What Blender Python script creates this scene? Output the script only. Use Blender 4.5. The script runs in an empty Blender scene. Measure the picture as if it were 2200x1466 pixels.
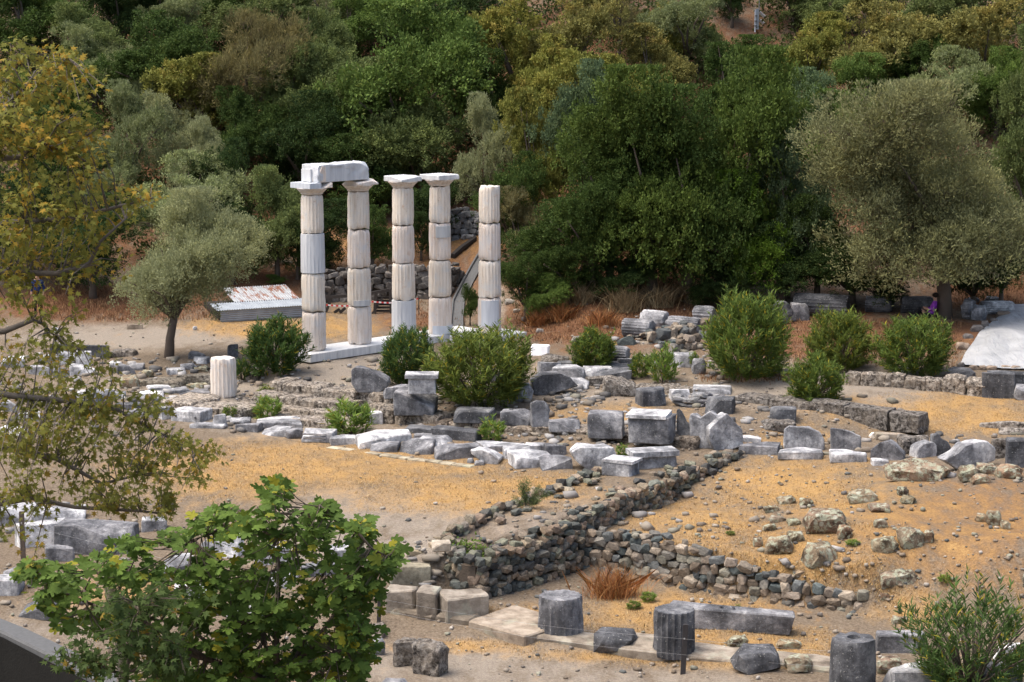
import bpy, bmesh, math, random
import numpy as np
from mathutils import Vector, Matrix, noise

SC = bpy.context.scene
COL = SC.collection
random.seed(7); RNG = np.random.default_rng(7)

# ------------------------------------------------------------------ camera
FPX, HC = 4400.0, 11.35                      # focal length in photo pixels, eye height above the temple floor
PITCH = math.atan(673.0 / FPX)
cam_d = bpy.data.cameras.new('camera'); cam = bpy.data.objects.new('camera', cam_d); COL.objects.link(cam)
cam_d.sensor_width = 36.0; cam_d.lens = 36.0 * FPX / 2200.0
cam_d.clip_start = 0.5; cam_d.clip_end = 3000.0
cam.location = (0, 0, HC); cam.rotation_euler = (math.pi / 2 - PITCH, 0, 0)
SC.camera = cam

# ------------------------------------------------------------------ sky, sun, exposure (bright overcast)
SUN_EL, SUN_AZ = math.radians(66), math.radians(-100)     # azimuth measured from +Y towards +X
world = bpy.data.worlds.new('World'); SC.world = world; world.use_nodes = True
wn = world.node_tree.nodes; wl = world.node_tree.links
sky = wn.new('ShaderNodeTexSky'); sky.sky_type = 'NISHITA'; sky.sun_disc = False
sky.sun_elevation = SUN_EL; sky.sun_rotation = SUN_AZ
sky.air_density = 1.0; sky.dust_density = 6.0; sky.ozone_density = 0.6; sky.altitude = 100
bg = wn['Background']; bg.inputs['Strength'].default_value = 0.15
wl.new(sky.outputs['Color'], bg.inputs['Color'])
sun_d = bpy.data.lights.new('sun', 'SUN'); sun_d.energy = 1.5; sun_d.angle = math.radians(50); sun_d.color = (1.0, 0.94, 0.85)
sun = bpy.data.objects.new('sun', sun_d); COL.objects.link(sun)
sdir = Vector((math.sin(SUN_AZ) * math.cos(SUN_EL), math.cos(SUN_AZ) * math.cos(SUN_EL), math.sin(SUN_EL)))
sun.rotation_euler = (-sdir).to_track_quat('-Z', 'Y').to_euler()
SC.view_settings.view_transform = 'Standard'; SC.view_settings.look = 'None'
SC.view_settings.exposure = 0.85; SC.view_settings.gamma = 1.0
SC.view_settings.use_curve_mapping = False
SC.cycles.max_bounces = 6; SC.cycles.diffuse_bounces = 3; SC.cycles.transmission_bounces = 4; SC.cycles.transparent_max_bounces = 6

# ------------------------------------------------------------------ pixel <-> place helpers (authoring aid: every point gets a real 3-D position)
CA, SA = math.cos(PITCH), math.sin(PITCH)
def ray(px, py):
    u, v = (px - 1100) / FPX, (733 - py) / FPX
    dy = CA + v * SA
    return u / dy, (-SA + v * CA) / dy              # x and z gained per metre of y
def P(px, py, z):
    rx, rz = ray(px, py); t = (z - HC) / rz
    return Vector((rx * t, t, z))
def PD(px, py, y):
    rx, rz = ray(px, py)
    return Vector((rx * y, y, HC + rz * y))
def scl(p):                                         # photo pixels per metre at p
    return FPX / (p[1] * CA - (p[2] - HC) * SA)
def proj(x, y, z):
    dep = y * CA - (z - HC) * SA
    up = y * SA + (z - HC) * CA
    return 1100 + FPX * x / dep, 733 - FPX * up / dep

# ------------------------------------------------------------------ terrain heights
def ctrl(rows):
    a = np.array([list(P(*r)) for r in rows]); return a
CT_A = ctrl([(675, 752, -.28), (770, 738, -.28), (900, 725, -.28), (1050, 720, -.28), (1160, 755, -.3), (600, 735, -.3), (560, 700, -.2), (450, 700, -.2),
  (400, 740, -.35), (200, 725, -.35), (100, 700, -.3), (-200, 710, -.3), (-300, 850, -.8), (360, 770, -.35), (700, 790, -.32), (620, 800, -.35), (850, 800, -.35),
  (760, 838, -.62), (560, 835, -.7), (480, 850, -.75), (700, 870, -.95), (560, 880, -1.05), (640, 855, -.85), (640, 900, -1.1), (760, 880, -.95), (800, 905, -1.0), (640, 935, -1.1), (400, 905, -.95), (300, 880, -.9),
  (300, 830, -.6), (200, 790, -.5), (100, 780, -.5), (50, 850, -.8), (100, 950, -1.0), (250, 950, -1.0), (450, 980, -1.02), (700, 960, -1.0), (850, 990, -1.0), (1000, 1010, -1.0),
  (600, 1050, -1.05), (800, 1100, -1.1), (1000, 1080, -1.0), (1150, 1040, -.95), (1250, 1030, -.9), (850, 1170, -1.2), (950, 1160, -1.0), (500, 1150, -1.3), (200, 1100, -1.3),
  (50, 1180, -1.5), (-300, 1150, -1.6), (1000, 930, -.8), (1100, 960, -.9), (1000, 850, -.4), (1150, 830, -.35), (1300, 850, -.4), (1250, 920, -.62), (1400, 960, -.8), (1500, 980, -.85),
  (1350, 880, -.45), (1450, 900, -.5), (1600, 900, -.45), (1600, 850, -.3), (1750, 880, -.35), (1640, 975, -.85), (1800, 975, -.75), (1900, 960, -.6), (2050, 920, -.45), (2100, 860, -.35),
  (2000, 840, -.25), (1850, 830, -.2), (1650, 800, -.05), (1500, 790, -.1), (1350, 790, -.25), (1400, 730, .15), (1520, 720, .2), (1700, 720, .3), (1900, 720, .35), (2030, 682, .5), (2200, 720, .45),
  (2100, 780, .1), (2000, 800, 0), (2200, 800, .05), (2500, 750, .4), (2500, 900, -.3), (2150, 1000, -.5), (1950, 985, -.65), (1200, 760, -.2), (1250, 720, .0), (1190, 1095, -.83), (1270, 1060, -.82), (1120, 1130, -.86), (1060, 1165, -.92), (1010, 1185, -.95), (1380, 1035, -.82), (1480, 1005, -.82)])
CT_B = ctrl([(1480, 1085, -1.45), (1350, 1140, -1.25), (1560, 1040, -1.15), (1620, 1000, -.95), (1500, 1170, -1.02), (1600, 1120, -1.0), (1700, 1080, -.8), (1700, 1010, -.88), (1850, 1010, -.75),
  (1650, 1200, -1.05), (1750, 1160, -.8), (1850, 1110, -.55), (1700, 1270, -1.5), (1800, 1290, -1.55), (1900, 1318, -1.75), (1900, 1200, -.75), (2000, 1050, -.45), (2150, 1040, -.3), (2150, 1150, .0), (2000, 1150, -.4),
  (2050, 1250, -.75), (2180, 1230, -.3), (2000, 1330, -1.6), (2150, 1350, -1.3), (2500, 1200, .4), (2500, 1000, .1), (1930, 1260, -1.0)])
CT_C = ctrl([(1060, 1300, -1.95), (1160, 1290, -2.05), (1300, 1255, -2.05), (1450, 1290, -2.05), (1600, 1330, -2.05), (1800, 1350, -2.05), (1950, 1370, -2.0), (1200, 1380, -2.08), (1500, 1400, -2.08), (1750, 1440, -2.08),
  (1000, 1340, -2.1), (1000, 1420, -2.3), (1200, 1430, -2.32), (1400, 1460, -2.32), (850, 1400, -2.3), (700, 1440, -2.35), (600, 1350, -2.1), (500, 1280, -1.9), (300, 1300, -1.95), (150, 1330, -2.05), (50, 1280, -1.85), (200, 1230, -1.7),
  (700, 1250, -1.7), (-200, 1300, -2.0), (900, 1800, -2.4), (1600, 1800, -2.4), (200, 1900, -2.4), (2150, 1440, -1.9), (2400, 1500, -1.8), (2200, 1900, -2.2), (830, 1300, -2.1)])
def idw(ct, x, y):
    z = np.zeros_like(x); w = np.zeros_like(x)
    for cx, cy, cz in ct:
        k = 1.0 / ((x - cx) ** 2 + (y - cy) ** 2 * .8 + .35) ** 2
        z += k * cz; w += k
    return z / w
def vn(x, y, s=1.0, o=0.0):
    x = x * s + o; y = y * s - o * .7
    return (np.sin(x * 1.3 + 1.7 * np.sin(y * .9 + o)) + np.sin(y * 1.7 + 1.3 * np.sin(x * 1.1 + 2.1)) + np.sin((x + y) * .83 + 2.4 * np.sin((x - y) * .61))) / 3.0
def sstep(a, b, t):
    t = np.clip((t - a) / (b - a), 0, 1); return t * t * (3 - 2 * t)
WALL_NEAR = [(-.53, 47.0), (1.13, 48.95), (2.55, 51.3), (4.7, 55.3), (6.9, 58.5)]            # near face of the long rubble wall
WALL_FAR = [(-1.87, 48.4), (.49, 52.4), (1.7, 54.5), (3.9, 57.6)]
EDGE = [(-60., 46.), (-9., 46.3), (-3.4, 47.0), (-1.2, 47.55), (.85, 49.2), (2.3, 51.5), (4.45, 55.5), (6.7, 58.7), (9., 61.0), (16., 61.4), (60., 66.)]
CROSS = [(1.75, 50.2), (4.36, 47.9), (6.4, 46.85), (8.3, 45.9), (12., 44.2), (60., 30.)]
def sdist(path, x, y):
    best = np.full_like(x, 1e9); sg = np.zeros_like(x)
    for (x0, y0), (x1, y1) in zip(path[:-1], path[1:]):
        dx, dy = x1 - x0, y1 - y0; L2 = dx * dx + dy * dy
        t = np.clip(((x - x0) * dx + (y - y0) * dy) / L2, 0, 1)
        d = np.hypot(x - x0 - t * dx, y - y0 - t * dy)
        m = d < best
        s = np.sign((x - x0) * dy - (y - y0) * dx)
        best = np.where(m, d, best); sg = np.where(m, s, sg)
    return best * sg                               # positive to the right of the path
Y0X = np.array([-60, -25, -15, -10, -6, -2, 0, 3, 8, 14, 18, 26, 60]); Y0V = np.array([82, 81.5, 80.5, 83, 84, 83.5, 81, 77.5, 79, 80.5, 80, 77, 78.])
def H(x, y):
    x = np.asarray(x, float); y = np.asarray(y, float)
    a, b, c = idw(CT_A, x, y), idw(CT_B, x, y), idw(CT_C, x, y)
    e = sdist(EDGE, x, y)
    soft = sstep(-1.4, -4.0, x) * 1.6 + sstep(6.3, 7.5, x) * .9 + .16
    r = sstep(-1, 1, e / soft)
    k = sstep(-1, 1, -sdist(CROSS, x, y) / (.2 + 2.2 * sstep(7.9, 10., x)))
    z = a * (1 - r) + r * (b * k + c * (1 - k))
    y0 = np.interp(x, Y0X, Y0V); d = y - y0
    sp = np.log1p(np.exp(np.clip(d / 1.2, -30, 30))) * 1.2
    z = z + .37 * sp + np.clip(y - 105, 0, None) * .07
    z += .9 * vn(x, y, .09, 3) * sstep(0, 14, d) + .3 * vn(x, y, .33, 9) * sstep(0, 5, d)
    return z + .035 * vn(x, y, 1.1, 1) + .018 * vn(x, y, 3.1, 5)
def h1(x, y): return float(H(np.array([x]), np.array([y]))[0])
TT = np.concatenate([np.arange(26, 100, .2), np.arange(100, 260, .5)])
def hit(px, py):
    rx, rz = ray(px, py)
    zr = HC + rz * TT; hh = H(rx * TT, TT)
    i = np.argmax(zr < hh)
    if not (zr < hh).any(): i = len(TT) - 1
    if i > 0:
        d0, d1 = zr[i - 1] - hh[i - 1], zr[i] - hh[i]; f = d0 / (d0 - d1 + 1e-9); t = TT[i - 1] + f * (TT[i] - TT[i - 1])
    else: t = TT[i]
    return Vector((rx * t, t, h1(rx * t, t)))

# ------------------------------------------------------------------ material helpers
def mat(name):
    m = bpy.data.materials.new(name); m.use_nodes = True
    nt = m.node_tree; b = nt.nodes['Principled BSDF']; b.inputs['Specular IOR Level'].default_value = .25
    return m, nt, b
class N:
    def __init__(s, nt): s.nt = nt
    def new(s, t, **k):
        n = s.nt.nodes.new(t)
        for a, v in k.items(): setattr(n, a, v)
        return n
    def link(s, a, b): s.nt.links.new(a, b)
    def coords(s, scale=(1, 1, 1), rnd=True, kind='Object'):
        tc = s.new('ShaderNodeTexCoord'); mp = s.new('ShaderNodeMapping'); mp.inputs['Scale'].default_value = scale
        s.link(tc.outputs[kind], mp.inputs['Vector'])
        if rnd:
            oi = s.new('ShaderNodeObjectInfo'); mu = s.new('ShaderNodeMath', operation='MULTIPLY'); mu.inputs[1].default_value = 53.
            s.link(oi.outputs['Random'], mu.inputs[0]); s.link(mu.outputs[0], mp.inputs['Location'])
        return mp.outputs['Vector']
    def noise(s, vec, scale, detail=4, rough=.55, dist=0.):
        n = s.new('ShaderNodeTexNoise'); n.inputs['Scale'].default_value = scale; n.inputs['Detail'].default_value = detail
        n.inputs['Roughness'].default_value = rough; n.inputs['Distortion'].default_value = dist
        s.link(vec, n.inputs['Vector']); return n.outputs['Fac']
    def voro(s, vec, scale, feature='F1', out='Distance', rnd=1.):
        n = s.new('ShaderNodeTexVoronoi', feature=feature); n.inputs['Scale'].default_value = scale; n.inputs['Randomness'].default_value = rnd
        s.link(vec, n.inputs['Vector']); return n.outputs[out]
    def ramp(s, fac, stops):
        r = s.new('ShaderNodeValToRGB'); el = r.color_ramp.elements
        while len(el) < len(stops): el.new(.5)
        for e, (p, c) in zip(el, stops):
            e.position = p; e.color = (*c, 1) if len(c) == 3 else c
        s.link(fac, r.inputs['Fac']); return r.outputs['Color']
    def val(s, fac, a, b, lo=0., hi=1.):
        r = s.new('ShaderNodeMapRange'); r.inputs['From Min'].default_value = a; r.inputs['From Max'].default_value = b
        r.inputs['To Min'].default_value = lo; r.inputs['To Max'].default_value = hi
        s.link(fac, r.inputs['Value']); return r.outputs['Result']
    def mix(s, fac, a, b, blend='MIX'):
        m = s.new('ShaderNodeMix', data_type='RGBA', blend_type=blend)
        for i, v in ((0, fac), (6, a), (7, b)):
            if hasattr(v, 'is_linked'): s.link(v, m.inputs[i])
            elif i == 0: m.inputs[0].default_value = v
            else: m.inputs[i].default_value = (*v, 1)
        return m.outputs[2]
    def math(s, op, a, b=0.):
        m = s.new('ShaderNodeMath', operation=op)
        for i, v in ((0, a), (1, b)):
            if hasattr(v, 'is_linked'): s.link(v, m.inputs[i])
            else: m.inputs[i].default_value = v
        return m.outputs[0]
    def bump(s, h, strength, dist, bsdf):
        b = s.new('ShaderNodeBump'); b.inputs['Strength'].default_value = strength; b.inputs['Distance'].default_value = dist
        s.link(h, b.inputs['Height']); s.link(b.outputs['Normal'], bsdf.inputs['Normal'])
    def ocol(s): return s.new('ShaderNodeObjectInfo').outputs['Color']

M = {}
def simple(name, col, rough=.8, var=.25, sc=6., bump=.3, bd=.01, metal=0.):
    m, nt, b = mat(name); n = N(nt); v = n.coords()
    f = n.noise(v, sc, 5, .6)
    c = n.mix(f, tuple(x * (1 - var) for x in col), tuple(min(1, x * (1 + var)) for x in col))
    n.link(c, b.inputs['Base Color']); b.inputs['Roughness'].default_value = rough; b.inputs['Metallic'].default_value = metal
    if bump: n.bump(n.noise(v, sc * 4, 4), bump, bd, b)
    M[name] = m; return m

# weathered grey marble: dark blue-grey crust, paler bleached cloud shapes, run-off streaks, lichen specks
def mk_grey():
    m, nt, b = mat('weathered_grey_marble'); n = N(nt); v = n.coords(); vs = n.coords((5, 5, .55))
    f = n.math('ADD', n.math('MULTIPLY', n.noise(v, 1.5, 6, .62, .4), .76), n.math('MULTIPLY', n.noise(vs, 1.2, 4, .6), .24))
    c = n.ramp(f, [(.36, (.075, .077, .082)), (.46, (.15, .153, .162)), (.54, (.265, .268, .278)), (.66, (.52, .518, .515))])
    c = n.mix(1., c, n.ocol(), 'MULTIPLY')
    sp = n.val(n.noise(v, 20, 4, .7), .62, .68)
    c = n.mix(n.math('MULTIPLY', sp, .7), c, (.62, .62, .58))
    ft = n.val(n.noise(v, 11, 6, .78), .3, .7); c = n.mix(.75, c, n.mix(ft, (.42, .42, .43), (1.5, 1.49, 1.46)), 'MULTIPLY'); dk = n.val(n.noise(v, 5, 6, .7, .3), .56, .66, 0, .55); c = n.mix(dk, c, (.055, .056, .06))
    n.link(c, b.inputs['Base Color']); b.inputs['Roughness'].default_value = .75
    n.bump(n.math('ADD', n.noise(v, 9, 6, .65), n.math('MULTIPLY', n.noise(v, 38, 4, .7), .4)), .8, .045, b); M['grey'] = m
mk_grey()
# column marble: beige to pink patina, vertical stains, small dark holes, white scuffs
def mk_col():
    m, nt, b = mat('column_marble'); n = N(nt); v = n.coords(); vs = n.coords((7, 7, .7))
    s1 = n.noise(vs, 1.6, 5, .6); s2 = n.noise(v, 2.2, 5, .6)
    c = n.ramp(s1, [(.3, (.54, .48, .42)), (.46, (.66, .61, .555)), (.58, (.71, .675, .63)), (.75, (.76, .745, .73))])
    c = n.mix(n.val(s2, .5, .72), c, (.60, .62, .64)); c = n.mix(n.val(n.noise(v, 3.4, 5, .7), .6, .72, 0, .6), c, (.56, .38, .25))
    hole = n.val(n.noise(v, 15, 5, .75), .37, .31); c = n.mix(n.math('MULTIPLY', hole, .75), c, (.16, .13, .10))
    c = n.mix(1., c, n.ocol(), 'MULTIPLY')
    n.link(c, b.inputs['Base Color']); b.inputs['Roughness'].default_value = .8
    n.bump(n.math('SUBTRACT', n.noise(v, 12, 6, .7), n.math('MULTIPLY', hole, .5)), .55, .025, b); M['col'] = m
mk_col()
def mk_new():
    m, nt, b = mat('new_white_marble'); n = N(nt); v = n.coords(); vs = n.coords((6, 6, .5))
    c = n.ramp(n.noise(vs, 1.3, 5, .6), [(.3, (.50, .515, .54)), (.55, (.62, .635, .65)), (.75, (.73, .735, .735))])
    c = n.mix(n.val(n.noise(v, 3, 5), .62, .75, 0, .5), c, (.5, .47, .42)); c = n.mix(1., c, n.ocol(), 'MULTIPLY')
    n.link(c, b.inputs['Base Color']); b.inputs['Roughness'].default_value = .6; n.bump(n.noise(v, 30, 4), .25, .01, b); M['new'] = m
mk_new()
# shelly conglomerate: pitted, beige-grey with black pits
def mk_cong():
    m, nt, b = mat('pitted_conglomerate'); n = N(nt); v = n.coords()
    pit = n.voro(v, 8, 'SMOOTH_F1'); p2 = n.noise(v, 9, 6, .8); p3 = n.noise(v, 2.2, 4)
    c = n.ramp(p2, [(.38, (.025, .022, .02)), (.46, (.13, .115, .10)), (.53, (.33, .30, .265)), (.64, (.56, .52, .47))])
    c = n.mix(n.val(p3, .45, .7, 0, .55), c, (.42, .36, .29)); c = n.mix(1., c, n.ocol(), 'MULTIPLY')
    n.link(c, b.inputs['Base Color']); b.inputs['Roughness'].default_value = .95
    n.bump(n.math('ADD', p2, n.math('MULTIPLY', pit, .6)), 1., .16, b); M['cong'] = m
mk_cong()
def mk_rub():
    m, nt, b = mat('rubble_stone'); n = N(nt); v = n.coords()
    f = n.noise(v, 5, 5, .65); c = n.mix(1., n.ramp(f, [(.3, (.45, .45, .45)), (.55, (1, 1, 1)), (.75, (1.5, 1.45, 1.35))]), n.ocol(), 'MULTIPLY')
    l = n.val(n.noise(v, 9, 4, .7), .62, .68, 0, .45); c = n.mix(l, c, (.38, .38, .30))
    n.link(c, b.inputs['Base Color']); b.inputs['Roughness'].default_value = .85; n.bump(n.noise(v, 20, 5), .5, .02, b); M['rub'] = m
mk_rub()
def mk_lich():
    m, nt, b = mat('lichen_covered_rock'); n = N(nt); v = n.coords()
    f = n.noise(v, 2.5, 6, .7); c = n.mix(1., n.ramp(f, [(.36, (.05, .038, .03)), (.5, (.19, .145, .11)), (.64, (.34, .28, .22))]), n.ocol(), 'MULTIPLY')
    ring = n.voro(v, 4.5); l1 = n.math('MULTIPLY', n.val(ring, .34, .2), n.val(n.noise(v, 3.3, 5), .42, .5)); l2 = n.val(n.noise(v, 6.5, 6, .75), .5, .57, 0, .85)
    c = n.mix(l2, c, (.36, .38, .28)); c = n.mix(n.math('MULTIPLY', l1, .7), c, (.47, .49, .40))
    n.link(c, b.inputs['Base Color']); b.inputs['Roughness'].default_value = .95; n.bump(n.noise(v, 7, 7, .7), .9, .07, b); M['lich'] = m
mk_lich()
def mk_poros():
    m, nt, b = mat('poros_limestone'); n = N(nt); v = n.coords()
    f = n.noise(v, 2.2, 6, .65); c = n.ramp(f, [(.34, (.12, .10, .08)), (.5, (.255, .22, .178)), (.66, (.38, .34, .285))])
    c = n.mix(n.val(n.noise(v, 22, 4, .7), .36, .3, 0, .6), c, (.12, .1, .08)); c = n.mix(n.val(n.noise(v, 1.6, 5), .58, .68, 0, .5), c, (.40, .42, .34))
    c = n.mix(1., c, n.ocol(), 'MULTIPLY'); n.link(c, b.inputs['Base Color']); b.inputs['Roughness'].default_value = .95; n.bump(n.noise(v, 16, 6, .7), .7, .04, b); M['poros'] = m
mk_poros()
simple('bark', (.12, .095, .075), .95, .5, 9, .8, .03); simple('pale_bark', (.30, .27, .22), .9, .45, 7, .5, .02)
simple('concrete', (.11, .113, .115), .9, .3, 12, .5, .01); simple('old_wood', (.045, .04, .037), .9, .5, 10, .4, .01)
simple('grey_metal', (.35, .37, .39), .5, .15, 10, .1, .005, .4); simple('white_paint', (.75, .76, .78), .5, .08, 8, 0)
simple('dark_metal', (.05, .045, .045), .6, .3, 12, .2, .005); simple('mossy_concrete', (.010, .010, .009), .95, .5, 6, .6, .02); simple('earth_core', (.10, .08, .062), 1., .4, 7, .6, .03)
simple('skin', (.42, .25, .17), .6, .1, 8, 0); simple('purple_cloth', (.26, .05, .40), .9, .25, 8, .2); simple('black_cloth', (.012, .012, .015), .9, .3, 8, .2)
simple('navy_cloth', (.012, .025, .085), .9, .3, 8, .2); simple('hair', (.02, .014, .01), .8, .3, 20, .2)
simple('wire', (.55, .55, .55), .4, .1, 5, 0, .01, .5); simple('orange_cloth', (.5, .13, .06), .9, .2, 8, .2)
def mk_tarp():
    m, nt, b = mat('white_tarp'); n = N(nt); v = n.coords(rnd=False)
    c = n.ramp(n.noise(v, .8, 6, .6), [(.3, (.29, .30, .31)), (.6, (.41, .42, .43))]); n.link(c, b.inputs['Base Color']); b.inputs['Roughness'].default_value = .55
    n.bump(n.noise(n.coords((1, .3, 1), rnd=False), 3.5, 5, .6, .6), .9, .16, b); M['tarp'] = m
mk_tarp()
def mk_tin():
    m, nt, b = mat('corrugated_tin'); n = N(nt); v = n.coords(rnd=False)
    r = n.val(n.noise(n.coords((3, .8, .8), rnd=False), 1.5, 6, .7), .5, .58); c = n.mix(n.math('MULTIPLY', r, .95), n.ramp(n.noise(v, 4, 4), [(.3, (.30, .32, .34)), (.7, (.42, .44, .46))]), (.20, .075, .035))
    c = n.mix(1., c, n.ocol(), 'MULTIPLY'); n.link(c, b.inputs['Base Color']); b.inputs['Roughness'].default_value = .6; b.inputs['Metallic'].default_value = .25; M['tin'] = m
    m, nt, b = mat('clean_tin'); n = N(nt); v = n.coords(rnd=False)
    c = n.ramp(n.noise(v, 2, 4), [(.3, (.24, .27, .31)), (.7, (.36, .40, .44))]); n.link(c, b.inputs['Base Color']); b.inputs['Roughness'].default_value = .55; b.inputs['Metallic'].default_value = .25; M['tin2'] = m
mk_tin()
def mk_tape():
    m, nt, b = mat('barrier_tape'); n = N(nt); w = n.new('ShaderNodeTexWave'); w.inputs['Scale'].default_value = 1.6
    n.link(n.coords(rnd=False), w.inputs['Vector']); c = n.ramp(w.outputs['Fac'], [(.48, (.8, .8, .8)), (.52, (.6, .05, .05))]); n.link(c, b.inputs['Base Color']); M['tape'] = m
mk_tape()
def leafmat(name, alt, mode, lo, hi, amt=1., trans=.28):
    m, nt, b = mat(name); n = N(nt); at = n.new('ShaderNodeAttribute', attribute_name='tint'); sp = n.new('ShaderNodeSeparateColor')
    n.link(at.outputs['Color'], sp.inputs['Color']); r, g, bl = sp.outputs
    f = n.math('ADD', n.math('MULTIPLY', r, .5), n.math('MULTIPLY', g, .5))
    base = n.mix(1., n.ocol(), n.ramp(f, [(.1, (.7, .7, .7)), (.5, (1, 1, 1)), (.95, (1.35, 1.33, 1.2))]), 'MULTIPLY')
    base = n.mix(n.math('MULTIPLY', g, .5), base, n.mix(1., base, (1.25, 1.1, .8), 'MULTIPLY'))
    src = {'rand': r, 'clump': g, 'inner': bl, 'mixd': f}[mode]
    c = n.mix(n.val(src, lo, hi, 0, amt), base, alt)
    n.link(c, b.inputs['Base Color']); b.inputs['Roughness'].default_value = .7; b.inputs['Specular IOR Level'].default_value = .12
    t = n.new('ShaderNodeBsdfTranslucent'); n.link(c, t.inputs['Color']); mx = n.new('ShaderNodeMixShader'); mx.inputs[0].default_value = trans
    n.link(b.outputs[0], mx.inputs[1]); n.link(t.outputs[0], mx.inputs[2]); n.link(mx.outputs[0], nt.nodes['Material Output'].inputs['Surface']); M[name] = m
leafmat('leaf_plain', (.16, .17, .04), 'rand', .93, .99, .6); leafmat('leaf_autumn', (.27, .185, .05), 'clump', .62, .95, .55)
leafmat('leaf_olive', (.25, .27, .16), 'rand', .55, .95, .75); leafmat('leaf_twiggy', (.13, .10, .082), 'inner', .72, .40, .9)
leafmat('leaf_oleander', (.42, .33, .03), 'rand', .93, .96, .85); leafmat('leaf_plane', (.42, .22, .03), 'mixd', .56, .90, .8, .4); leafmat('leaf_fig', (.34, .30, .03), 'rand', .90, .97, .8, .3)
leafmat('leaf_dry', (.16, .08, .035), 'rand', .4, .9, .8)

# ground: dry ochre grass, grey gravel, red-brown leaf litter, bare soil; the weights are where each kind of ground lies
def mk_ground():
    m, nt, b = mat('dry_ground'); n = N(nt); v = n.coords(rnd=False); at = n.new('ShaderNodeAttribute', attribute_name='cover'); sp = n.new('ShaderNodeSeparateColor')
    n.link(at.outputs['Color'], sp.inputs['Color']); gr, gv, lt = sp.outputs
    big = n.noise(v, .55, 5, .6); med = n.noise(n.coords((1, .45, 1), rnd=False), 2.3, 6, .68); fine = n.noise(v, 16, 5, .75); vf = n.noise(v, 55, 3, .7)
    soil = n.ramp(fine, [(.3, (.085, .064, .046)), (.5, (.175, .138, .10)), (.72, (.29, .24, .18))])
    grass = n.ramp(n.math('ADD', n.math('MULTIPLY', fine, .6), n.math('MULTIPLY', vf, .4)), [(.32, (.16, .095, .042)), (.47, (.335, .205, .083)), (.6, (.45, .29, .122)), (.76, (.54, .40, .215))])
    grav = n.ramp(n.math('ADD', n.math('MULTIPLY', fine, .4), n.math('MULTIPLY', vf, .6)), [(.3, (.12, .103, .085)), (.5, (.265, .228, .185)), (.7, (.41, .365, .305))])
    lit = n.ramp(n.math('ADD', n.math('MULTIPLY', fine, .6), n.math('MULTIPLY', vf, .4)), [(.32, (.045, .026, .018)), (.5, (.155, .08, .045)), (.7, (.30, .16, .085))])
    hf = n.noise(n.coords((1, .5, 1), rnd=False), 7.5, 5, .7); nz = n.val(n.math('ADD', n.math('MULTIPLY', hf, .18), n.math('ADD', n.math('MULTIPLY', med, .5), n.math('MULTIPLY', big, .32))), .33, .67)
    def wt(w, soft=.24):
        s = n.math('SUBTRACT', n.math('ADD', w, nz), 1.0); return n.val(s, -soft, soft)
    c = n.mix(wt(lt), soil, lit); c = n.mix(wt(gv), c, grav); c = n.mix(wt(gr, .34), c, grass)
    n.link(c, b.inputs['Base Color']); b.inputs['Roughness'].default_value = 1.; b.inputs['Specular IOR Level'].default_value = .05
    n.bump(n.math('ADD', n.math('MULTIPLY', fine, .6), n.math('MULTIPLY', vf, .4)), .7, .05, b); M['ground'] = m
mk_ground()

# ------------------------------------------------------------------ object helpers
def tag(o, label=None, cat=None, group=None, kind=None):
    for k, v in (('label', label), ('category', cat), ('group', group), ('kind', kind)):
        if v: o[k] = v
    return o
def empty(name, loc=(0, 0, 0), rz=0.):
    o = bpy.data.objects.new(name, None); COL.objects.link(o); o.location = loc; o.rotation_euler = (0, 0, rz); o.empty_display_size = .2; return o
def link(name, me, m=None, parent=None, col=None, loc=None, rot=None, sca=None):
    o = bpy.data.objects.new(name, me); COL.objects.link(o)
    if m is not None and not me.materials: me.materials.append(M[m] if isinstance(m, str) else m)
    if parent: o.parent = parent
    if col: o.color = (*col, 1)
    if loc is not None: o.location = loc
    if rot is not None: o.rotation_euler = rot
    if sca is not None: o.scale = sca
    return o
def mesh(name, v, f, smooth=False):
    me = bpy.data.meshes.new(name); me.from_pydata([tuple(x) for x in v], [], [tuple(x) for x in f])
    if smooth: me.polygons.foreach_set('use_smooth', [True] * len(me.polygons))
    me.update(); return me
def npmesh(name, verts, faces_flat, loop_tot, tint=None):
    me = bpy.data.meshes.new(name); me.vertices.add(len(verts)); me.vertices.foreach_set('co', np.ascontiguousarray(verts, np.float32).ravel())
    me.loops.add(len(faces_flat)); me.loops.foreach_set('vertex_index', np.ascontiguousarray(faces_flat, np.int32))
    me.polygons.add(len(loop_tot)); st = np.concatenate([[0], np.cumsum(loop_tot)[:-1]]).astype(np.int32)
    me.polygons.foreach_set('loop_start', st); me.polygons.foreach_set('loop_total', np.asarray(loop_tot, np.int32))
    me.update(calc_edges=True)
    if tint is not None:
        a = me.attributes.new('tint', 'FLOAT_COLOR', 'POINT'); t = np.ones((len(verts), 4), np.float32); t[:, :3] = tint; a.data.foreach_set('color', t.ravel())
    return me
def bm_mesh(bm, name, ang=.6):
    bm.normal_update()
    for e in bm.edges: e.smooth = e.calc_face_angle(0.) < ang
    for f in bm.faces: f.smooth = True
    me = bpy.data.meshes.new(name); bm.to_mesh(me); bm.free(); return me
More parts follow.
